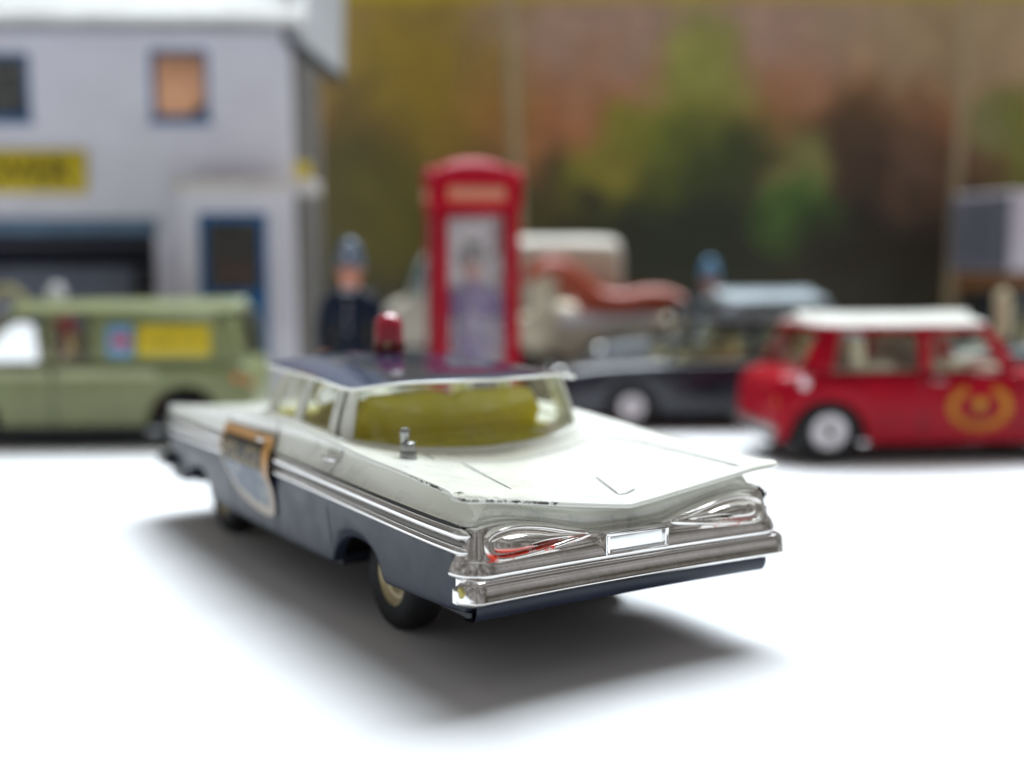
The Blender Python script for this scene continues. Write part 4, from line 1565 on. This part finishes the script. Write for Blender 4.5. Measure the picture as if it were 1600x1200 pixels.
for s in (1, -1):
    mk('headlight', lathe([(.01, 2), (1.4, 1.4), (1.9, 0), (1.2, -1.6), (.01, -2.2)], 14, 'x', (38.5, s * 8.5, 33)), MAT['hub_bright'], vt)
mk('trunk', join(box(-6.5, 6, -14.5, 14.5, 21, 29.0), box(-1.5, 5.5, -14.2, 14.2, 28.6, 42.2)), IVORY, vt, bevel=1.5)
mk('front_apron', box(27, 34, -15.5, 15.5, 17, 26.0), IVORY, vt, bevel=2)
mk('chassis', box(-3, 42, -10, 10, 8.5, 12), simple('grey_chassis', (.25, .23, .22), .5), vt, bevel=.5)
four_wheels(vt, (3, 38), 12.6, 9.0, 3.2, IVORY, .7)

# ------------------------------------------------------------------ lorry at the far right
LAV = simple('mauve_grey_box', (.50, .44, .49), .5)
lr = empty('toy_lorry', (0, 0, 0), RZR + R(26), 'mauve grey toy box lorry standing beyond the red car', 'toy lorry')
lr.location = at_depth(1482, 415) * MM
mk('box_body', box(0, 52, -26, 0, 42, 69), LAV, lr, bevel=1)
mk('shaded_tail_door', box(-.8, .2, -25.6, -.4, 42.5, 68.5), simple('shade_slate_door', (.10, .10, .125), .5), lr, bevel=.3)  # slate colour paints the shade over the whole tail face
mk('door_bar', box(-1.4, -.6, -13.2, -12.8, 43.5, 67.5), simple('slate_bar', (.07, .07, .09), .5), lr, bevel=.2)
mk('chassis', box(0, 64, -24, -2, 36, 42.2), simple('brown_chassis', (.15, .06, .012), .5), lr, bevel=.5)
mk('cab', toy_body([(52, 12, 30, 66, .85), (56, 12.5, 30, 66, .85), (64, 12, 30, 62, .8), (68, 11, 32, 48, .75), (69, 10, 34, 44, .7)], []), REDP, lr).location = (0, -13 * MM, 0)
for ax in (12, 58):
    for s in (0, 1):
        wheel(lr, ax, -3.5 - 19 * s, 9, 9, 5, MAT['hub'], 1 if s == 0 else -1, mk, .5, 24)
mk('subframe', box(4, 62, -18, -8, 8, 36.2), MAT['black'], lr, bevel=.5)

# small cream bollard-like figure beside the red car roof
cf = empty('cream_bollard', tuple(at_depth(1566, 300)), 0, 'small cream domed bollard beyond the red car bonnet', 'bollard')
mk('post', lathe([(.01, 37), (1.2, 36.6), (2.0, 35), (2.2, 32.5), (1.8, 29), (2.0, 28), (2.0, 0)], 20, 'z'), simple('straw_enamel', (.55, .50, .32), .5), cf)
mk('collar', lathe([(3.0, 22), (3.4, 22.3), (3.4, 23.7), (3.0, 24)], 20, 'z'), MAT['black'], cf)
mk('foot', lathe([(2.9, 2), (4, 1.4), (4.2, 0)], 20, 'z'), MAT['black'], cf)

# ------------------------------------------------------------------ garage building (printed card and plastic)
WALL = simple('lavender_white_wall', (.60, .585, .63), .75)
n = NT('rendered_wall')
f = n.ramp(n.noise(90, 5, .6), .3, .7)
n.set(Base_Color=n.mix(f, (.70, .69, .77), (.78, .77, .86)), Roughness=.8)
n.bump(n.noise(1200, 3), .3, .0002)
WALL = n.m
ROOFW = simple('pale_slate_roof', (.70, .70, .67), .6)
BLUF = simple('blue_frame', (.02, .13, .34), .45)
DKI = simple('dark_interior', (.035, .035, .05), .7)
DB = 345.0                       # distance of the front wall along the view
rzw = YAW + R(0)
K = F / DB
K *= 1.025
gar = empty('garage_building', tuple(at_depth(463, DB)), YAW - math.pi / 2 + R(2), 'lavender white toy garage with blue framed windows and pale roof', 'building')
# local axes: +x photograph right, +y away from camera; origin at front right corner on the ground


def bxp(px):
    return (px - 455) / K


def bz(py):
    return 40 - (py - 436) / K


def wall_with_holes(x0, x1, z0, z1, holes, y0, y1):
    xs = sorted({x0, x1, *[h[0] for h in holes], *[h[1] for h in holes]})
    zs = sorted({z0, z1, *[h[2] for h in holes], *[h[3] for h in holes]})
    parts = []
    for a, b in zip(xs[:-1], xs[1:]):
        zrun = []
        for c, d in zip(zs[:-1], zs[1:]):
            mx, mz = (a + b) / 2, (c + d) / 2
            if any(h[0] < mx < h[1] and h[2] < mz < h[3] for h in holes):
                continue
            parts.append((a, b, c, d))
    V, Fc = [], []
    for a, b, c, d in parts:
        v, f = box(a, b, y0, y1, c, d)
        k = len(V)
        V += v
        Fc += [tuple(i + k for i in q) for q in f]
    return V, Fc


XL = bxp(-190)
WT = bz(42)
holes = [(bxp(-70), bxp(50), bz(188), bz(85)), (bxp(236), bxp(326), bz(188), bz(78)), (bxp(-170), bxp(236), 0, bz(345))]
mk('front_wall', wall_with_holes(XL, 0, 0, WT, holes, 0, 2.5), WALL, gar, smooth=False, merge=False)
DEEP = 62
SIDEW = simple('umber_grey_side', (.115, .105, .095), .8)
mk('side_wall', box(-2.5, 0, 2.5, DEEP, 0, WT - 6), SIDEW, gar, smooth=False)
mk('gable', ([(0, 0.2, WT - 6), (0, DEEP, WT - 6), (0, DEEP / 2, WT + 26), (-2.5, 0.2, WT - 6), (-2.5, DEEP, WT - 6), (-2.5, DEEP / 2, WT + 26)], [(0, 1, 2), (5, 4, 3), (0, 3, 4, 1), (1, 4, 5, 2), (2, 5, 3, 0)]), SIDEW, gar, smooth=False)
mk('side_wall', box(XL, XL + 2.5, 2.5, DEEP, 0, WT), WALL, gar, smooth=False)
mk('back_wall', box(XL, 0, DEEP - 2, DEEP + .5, 0, WT), WALL, gar, smooth=False)
mk('upper_floor', box(XL + 2.5, -2.5, 2.5, DEEP - 2, 62, 64), DKI, gar, smooth=False)
mk('garage_back', box(XL + 2.5, -2.5, 34, 35, 0, 62), DKI, gar, smooth=False)
mk('floor', box(XL + 2.5, -2.5, 2.4, 34, .1, .8), DKI, gar, smooth=False)
# pitched roof: two slabs with a deep verge over the right gable
OV = 15.0


def slab(pts, th):
    a = [Vector(p) for p in pts]
    nrm = (a[1] - a[0]).cross(a[3] - a[0]).normalized()
    return [tuple(p) for p in a] + [tuple(p + nrm * th) for p in a], [(0, 1, 2, 3), (7, 6, 5, 4)] + [(k, (k + 1) % 4, 4 + (k + 1) % 4, 4 + k) for k in range(4)]


e0, rdg = WT + 1.0, WT + 30
rf = mk('roof', slab([(XL - 3, -4.5, e0 - 1.5), (0 + 4, -4.5, e0 - 1.5), (0 + 4, DEEP / 2, rdg), (XL - 3, DEEP / 2, rdg)], 3.2), ROOFW, gar, smooth=False, bevel=.4)
mk('roof', slab([(XL - 3, DEEP / 2, rdg), (0 + 4, DEEP / 2, rdg), (0 + 4, DEEP + 5, e0 - 2.5), (XL - 3, DEEP + 5, e0 - 2.5)], 3.2), ROOFW, gar, smooth=False, bevel=.4)
mk('gutter', box(XL - 3, 3.5, -5.2, -1.0, WT - 2.2, WT - .2), simple('mauve_gutter', (.36, .35, .39), .5), rf, bevel=.5)
# a cross roof hanging over the right end: pale slope with a dark eave line
cr = mk('lean_to_roof', slab([(-1.2, -3.5, bz(52)), (12.2, 14.0, bz(104)), (12.2, 22, bz(104) + 44), (-1.2, 8, bz(52) + 46)], 1.8), simple('grey_verge', (.46, .47, .48), .6), gar, smooth=False, bevel=.3)
mk('eave_board', slab([(-1.5, -3.2, bz(52) - 3.4), (12.4, 14.4, bz(106) - 3.4), (12.4, 14.4, bz(106) + .6), (-1.5, -3.2, bz(52) + .6)], 1.2), simple('dark_eave', (.05, .055, .06), .6), gar, smooth=False)
# windows


def window(h, pane, curtain=None):
    x0, x1, z0, z1 = h
    fr = mk('window_frame', join(box(x0, x0 + 1.3, -.35, 1.2, z0, z1), box(x1 - 1.0, x1, -.3, 1.2, z0, z1), box(x0 + 1.3, x1 - 1.0, -.3, 1.2, z1 - 1.0, z1), box(x0 + 1.3, x1 - 1.0, -.3, 1.2, z0, z0 + 1.6)), BLUF, gar, bevel=.15)
    mk('pane', box(x0 + 1, x1 - 1, .9, 1.1, z0 + 1, z1 - 1), MAT['glass'], fr, smooth=False)
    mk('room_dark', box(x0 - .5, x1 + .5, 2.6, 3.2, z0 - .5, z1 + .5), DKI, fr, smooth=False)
    mk('sill', box(x0 - .8, x1 + .8, -1.2, .6, z0 - 1.0, z0 + .1), simple('blue_sill', (.12, .20, .33), .5), fr, bevel=.2)
    return fr


w1_ = window(holes[0], None)
w2_ = window(holes[1], None)
x0, x1, z0, z1 = holes[1]
CUR = simple('peach_curtain', (.85, .45, .26), .7)
rows = []
for u in np.linspace(0, 1, 40):
    xx = x0 + 1 + (x1 - x0 - 2.0) * u
    yy = .55 + .25 * math.sin(u * 22)
    zb_ = z0 + 1 + (4.6 * max(0, (u - .62) / .38))
    rows.append([(xx, yy, zb_), (xx, yy, z1 - 1)])
mk('curtain', grid(rows), CUR, w2_, solid=.2)
# garage opening
gx0, gx1, gz = holes[2][0], holes[2][1], holes[2][3]
go = mk('door_lintel', box(gx0 - .6, gx1 + .6, -1.1, 1.6, gz - 3.4, gz + 1.0), simple('blue_grey_lintel', (.13, .21, .31), .5), gar, bevel=.3)
mk('rolled_door', lathe([(3.4, gx0 + .5), (3.4, gx1 - .5)], 18, 'x', (0, 8.5, gz - 5.5)), simple('charcoal_roller', (.035, .035, .05), .5), gar)
wb = mk('work_bench', box(bxp(-100), bxp(228), 22, 33, 0.6, bz(412)), simple('slate_blue_bench', (.24, .26, .33), .6), gar, bevel=.5)
mk('tool_chest', box(bxp(182), bxp(238), 10, 20, 0.6, bz(418)), simple('charcoal_chest', (.03, .03, .035), .6), gar, bevel=.5)
# yellow name board
SIGN = simple('yellow_sign_board', (.60, .45, .02), .5)
sx0, sx1 = bxp(-88), bxp(133)
sb = mk('name_board', box(sx0, sx1, -1.5, -.05, bz(300), bz(234)), SIGN, gar, bevel=.15)
tv = text_vf('ROVER', 1.0, .03)
xs_ = [v[0] for v in tv[0]]
zs_ = [v[1] for v in tv[0]]
kx = (bxp(112) - bxp(-66)) / (max(xs_) - min(xs_))
kz = (bz(247) - bz(286)) / (max(zs_) - min(zs_))
mx_, mz_ = (max(xs_) + min(xs_)) / 2, (max(zs_) + min(zs_)) / 2
mk('lettering', xf(tv, lambda a, b, h: (bxp(23) + (a - mx_) * kx, -1.6 - h, bz(266.5) + (b - mz_) * kz)), simple('sign_black', (.05, .04, .005), .5), sb, smooth=False)
# porch with blue door
PD = 14.0
KP = F / (DB - PD)
pxp = lambda px: (px - 455) / KP - 1.2
pzz = lambda py: 40 - (py - 436) / KP
ph = [(pxp(326), pxp(431), 0, pzz(334))]
pw = mk('porch', wall_with_holes(pxp(298), pxp(474), 0, pzz(300), ph, -PD, -PD + 2), WALL, gar, smooth=False, merge=False)
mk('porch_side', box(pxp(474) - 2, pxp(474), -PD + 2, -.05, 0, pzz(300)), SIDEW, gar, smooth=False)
mk('porch_side', box(pxp(298), pxp(298) + 2, -PD + 2, -.05, 0, pzz(300)), WALL, gar, smooth=False)
mk('porch_roof', box(pxp(288), pxp(506), -PD - 2.5, 0, pzz(302), pzz(282)), simple('cream_canopy', (.62, .58, .56), .6), gar, bevel=.5)
x0, x1, z1 = ph[0][0], ph[0][1], ph[0][3]
dr = mk('door', join(box(x0, x0 + 2.1, -PD - .3, -PD + 1.5, 0, z1), box(x1 - 2.1, x1, -PD - .3, -PD + 1.5, 0, z1), box(x0 + 2.1, x1 - 2.1, -PD - .3, -PD + 1.5, z1 - 2.2, z1), box(x0 + 2.1, x1 - 2.1, -PD - .2, -PD + 1.4, pzz(490), pzz(452)), box(x0 + 2.1, x1 - 2.1, -PD - .2, -PD + 1.4, 0, 6)), BLUF, gar, bevel=.2)
mk('door_glass', box(x0 + 2, x1 - 2, -PD + .5, -PD + .8, pzz(454), z1 - 2), MAT['glass'], dr, smooth=False)
mk('door_panel', box(x0 + 2, x1 - 2, -PD + .4, -PD + .9, 5.5, pzz(488)), simple('dark_blue_panel', (.01, .03, .07), .5), dr, smooth=False)
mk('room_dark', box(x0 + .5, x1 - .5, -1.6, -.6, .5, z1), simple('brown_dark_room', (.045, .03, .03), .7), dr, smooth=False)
mk('red_counter', box(x0 + 2, x1 - 4, -6, -3, .5, pzz(408)), simple('dull_red_counter', (.13, .03, .025), .6), dr, smooth=False)
mk('door_knob', lathe([(.01, -.9), (.6, -.6), (.4, 0)], 12, 'y', (x0 + 1.2, -PD - .3, pzz(470))), MAT['hub_bright'], dr)
mk('side_window', box(pxp(474) - .1, pxp(474) + .5, -PD + 4, -3, 8, pzz(345)), simple('brown_glazing', (.07, .05, .04), .3), gar, bevel=.1)
mk('yellow_tab', box(1.0, 6.2, -1.5, -.2, pzz(284), pzz(252)), SIGN, gar, bevel=.3) if False else None
yt = mk('lamp_box', box(pxp(473), pxp(497), -PD + 1, -PD + 5, pzz(283), pzz(255)), SIGN, gar, bevel=.5)

# petrol pump whose white globe shows over the van roof
pg = at_depth(91, 312)
pu = empty('petrol_pump', tuple(pg), YAW - math.pi / 2, 'toy petrol pump with white round globe behind the van roof', 'petrol pump')
mk('cabinet', box(-3.6, 3.6, -3, 3, 1.2, 30), simple('pump_red', (.4, .03, .03), .4), pu, bevel=.6)
mk('plinth', box(-4.6, 4.6, -4, 4, 0, 1.3), MAT['black'], pu, bevel=.2)
mk('dial', lathe([(.01, -3.3), (2.2, -3.25), (2.5, -2.9)], 18, 'y', (0, 0, 25)), MAT['milky'], pu)
mk('globe', lathe([(.01, 39.2), (1.3, 38.8), (2.3, 37.6), (2.6, 36), (2.3, 34.4), (1.4, 33.2), (1.4, 29.9)], 22, 'z'), simple('white_globe', (.85, .84, .84), .3), pu)
hs = catmull([(3.6, 0, 22), (6, 0, 23), (7, 0, 16), (5.6, 0, 10), (3.6, 0, 14)], 6)
mk('hose', tube(hs, .45, 8), MAT['black'], pu)

# round sign with a pale yellow ring, at the left edge
sg_ = at_depth(12, 306)
rs = empty('round_sign', tuple(sg_), YAW - math.pi / 2, 'round sign with dull yellow ring on a yellow stand beside the van', 'sign')
KS = F / 306
zc_ = 40 - (484 - 436) / KS
rg = [(5.0 * math.cos(q), 0, zc_ + 5.6 * math.sin(q)) for q in np.linspace(0, 2 * math.pi, 33)[:-1]]
mk('ring', tube(rg, 1.5, 8, True), simple('dull_yellow_ring', (.36, .33, .16), .5), rs)
mk('disc', xf(lathe([(.01, -.4), (4.2, -.4), (4.2, .4), (.01, .4)], 28, 'y'), lambda a, b, h: (a, b, zc_ + h * 1.1)), simple('lavender_disc', (.26, .25, .33), .5), rs, angle=30)
mk('stand', box(-4.4, 2.2, -1.2, 1.2, 10, zc_ - 5.4), SIGN, rs, bevel=.4)
mk('stand_foot', box(-3.8, 1.6, -4, 4, 0, 10.1), MAT['black'], rs, bevel=.4)

# ------------------------------------------------------------------ printed landscape board behind everything
DBK = 470.0
KB = F / DBK
n = NT('printed_landscape')
xyz = n.n('ShaderNodeSeparateXYZ')
nz = n.n('ShaderNodeTexNoise')
nz.inputs['Scale'].default_value = 52
nz.inputs['Detail'].default_value = 5
n.l(n.obj(), nz.inputs['Vector'])
vm = n.n('ShaderNodeVectorMath', operation='MULTIPLY_ADD')
n.l(nz.outputs['Color'], vm.inputs[0])
vm.inputs[1].default_value = (.046, 0, .046)
n.l(n.obj(), vm.inputs[2])
sub = n.n('ShaderNodeVectorMath', operation='SUBTRACT')
n.l(vm.outputs[0], sub.inputs[0])
sub.inputs[1].default_value = (.023, 0, .023)
n.l(sub.outputs[0], xyz.inputs[0])


def PXm(px):
    return (px - 1000) / KB * MM


def PZm(py):
    return (40 - (py - 436) / KB) * MM


S_ = 1.0
col = (.20, .125, .07)
# vertical bands of the print: (lower photo row, upper row, colour)
colr = n.mix(n.ramp(xyz.outputs[2], PZm(330), PZm(215)), (.040, .030, .010), (.27, .12, .06))
colr = n.mix(n.ramp(xyz.outputs[2], PZm(190), PZm(60)), colr, (.27, .175, .13))
colr = n.mix(n.ramp(xyz.outputs[2], PZm(470), PZm(360)), (.022, .019, .010), colr)
BL = [(620, 120, 190, 190, (.17, .115, .018)), (560, 330, 90, 190, (.030, .024, .009)), (640, 330, 150, 120, (.075, .062, .010)), (880, 330, 110, 90, (.05, .04, .012)), (1480, 60, 190, 120, (.24, .17, .10)), (1090, 130, 85, 105, (.19, .19, .05)), (1010, 260, 110, 85, (.14, .17, .020)),
      (1110, 240, 120, 80, (.115, .125, .022)), (960, 270, 60, 60, (.17, .14, .03)), (1140, 310, 150, 115, (.020, .027, .009)), (1060, 385, 220, 80, (.012, .014, .006)), (1330, 210, 110, 80, (.12, .06, .025)), (1350, 300, 170, 130, (.040, .022, .013)), (1240, 290, 45, 100, (.15, .14, .05)),
      (1255, 345, 80, 50, (.045, .11, .020)), (1440, 300, 60, 80, (.10, .055, .035)), (1580, 220, 70, 90, (.085, .10, .016)), (1400, 385, 230, 75, (.014, .010, .005)), (1530, 200, 40, 60, (.13, .12, .05))]
for px, py, rx, rz_, cc in BL:
    dx = n.val('DIVIDE', n.val('SUBTRACT', xyz.outputs[0], PXm(px)), rx / KB * MM)
    dz = n.val('DIVIDE', n.val('SUBTRACT', xyz.outputs[2], PZm(py)), rz_ / KB * MM)
    d2 = n.val('ADD', n.val('MULTIPLY', dx, dx), n.val('MULTIPLY', dz, dz))
    k = n.val('MULTIPLY', n.ramp(d2, 1.55, .1), .95)
    colr = n.mix(k, colr, cc)
mid = n.ramp(n.noise(95, 5, .7), .45, .75)
hs2 = n.n('ShaderNodeHueSaturation')
hs2.inputs['Value'].default_value = 1.9
n.l(colr, hs2.inputs['Color'])
colr = n.mix(n.val('MULTIPLY', mid, .55), colr, hs2.outputs[0])
fine = n.ramp(n.noise(210, 4, .6), .3, .7)
colr = n.mix(n.val('MULTIPLY', fine, .35), colr, n.mix(.5, colr, (.02, .025, .01)))
xyz2 = n.n('ShaderNodeSeparateXYZ')
n.l(n.obj(), xyz2.inputs[0])
colr = n.mix(n.ramp(xyz2.outputs[2], PZm(20), PZm(0)), colr, (.30, .23, .012))
hsv = n.n('ShaderNodeHueSaturation')
hsv.inputs['Value'].default_value = 1.5
hsv.inputs['Saturation'].default_value = 1.1
n.l(colr, hsv.inputs['Color'])
n.set(Base_Color=hsv.outputs[0], Roughness=.55)
PRINT = n.m
bk = at_depth(1000, DBK)
bd = empty('landscape_board', tuple(bk), YAW - math.pi / 2, 'large printed landscape card with trees and brown hillside standing behind the toys', 'backdrop')
HB = 40 + 444 / KB
mk('printed_card', box(-152, 240, 0, 1.6, 0, HB), PRINT, bd, smooth=False)
for x in (-120, 60, 200):
    mk('strut', ([(x, 1.6, 0), (x, 1.6, HB * .7), (x, 50, 0), (x + 1.5, 1.6, 0), (x + 1.5, 1.6, HB * .7), (x + 1.5, 50, 0)], [(0, 1, 2), (5, 4, 3), (0, 3, 4, 1), (1, 4, 5, 2), (2, 5, 3, 0)]), simple('grey_card', (.4, .38, .35), .8), bd, smooth=False)

# two slim lamp columns in front of the board
POST = simple('stone_tan_post', (.34, .26, .15), .6)
for px0, px1, dep, hgt, r0, lab in ((822, 792, 430, 160, 2.4, 'slender grey toy lamp column rising behind the phone box'), (1480, 1498, 460, 172, 2.2, 'slender grey toy lamp column rising behind the lorry')):
    b0 = at_depth(px0, dep)
    lp = empty('lamp_post', tuple(b0), YAW - math.pi / 2, lab, 'lamp post', 'slim lamp columns before the landscape card')
    lean = (px1 - px0) / F * dep
    mk('shaft', tube([(lean * q, 0, hgt * q) for q in np.linspace(0, 1, 8)], [r0 * (1.05 - .35 * q) for q in np.linspace(0, 1, 8)], 14), POST, lp)
    mk('foot', lathe([(r0 * 1.05, 8), (r0 * 1.5, 6), (r0 * 1.6, 0)], 18, 'z'), POST, lp)
    mk('arm', tube(catmull([(lean, 0, hgt - 1), (lean + 1, -3, hgt + 4), (lean + 2, -9, hgt + 6)], 5), 1.1, 8), POST, lp)
    mk('lantern', box(lean + .4, lean + 3.6, -17, -8, hgt + 4.6, hgt + 7), simple('lantern_grey', (.35, .34, .32), .4), lp, bevel=.6)
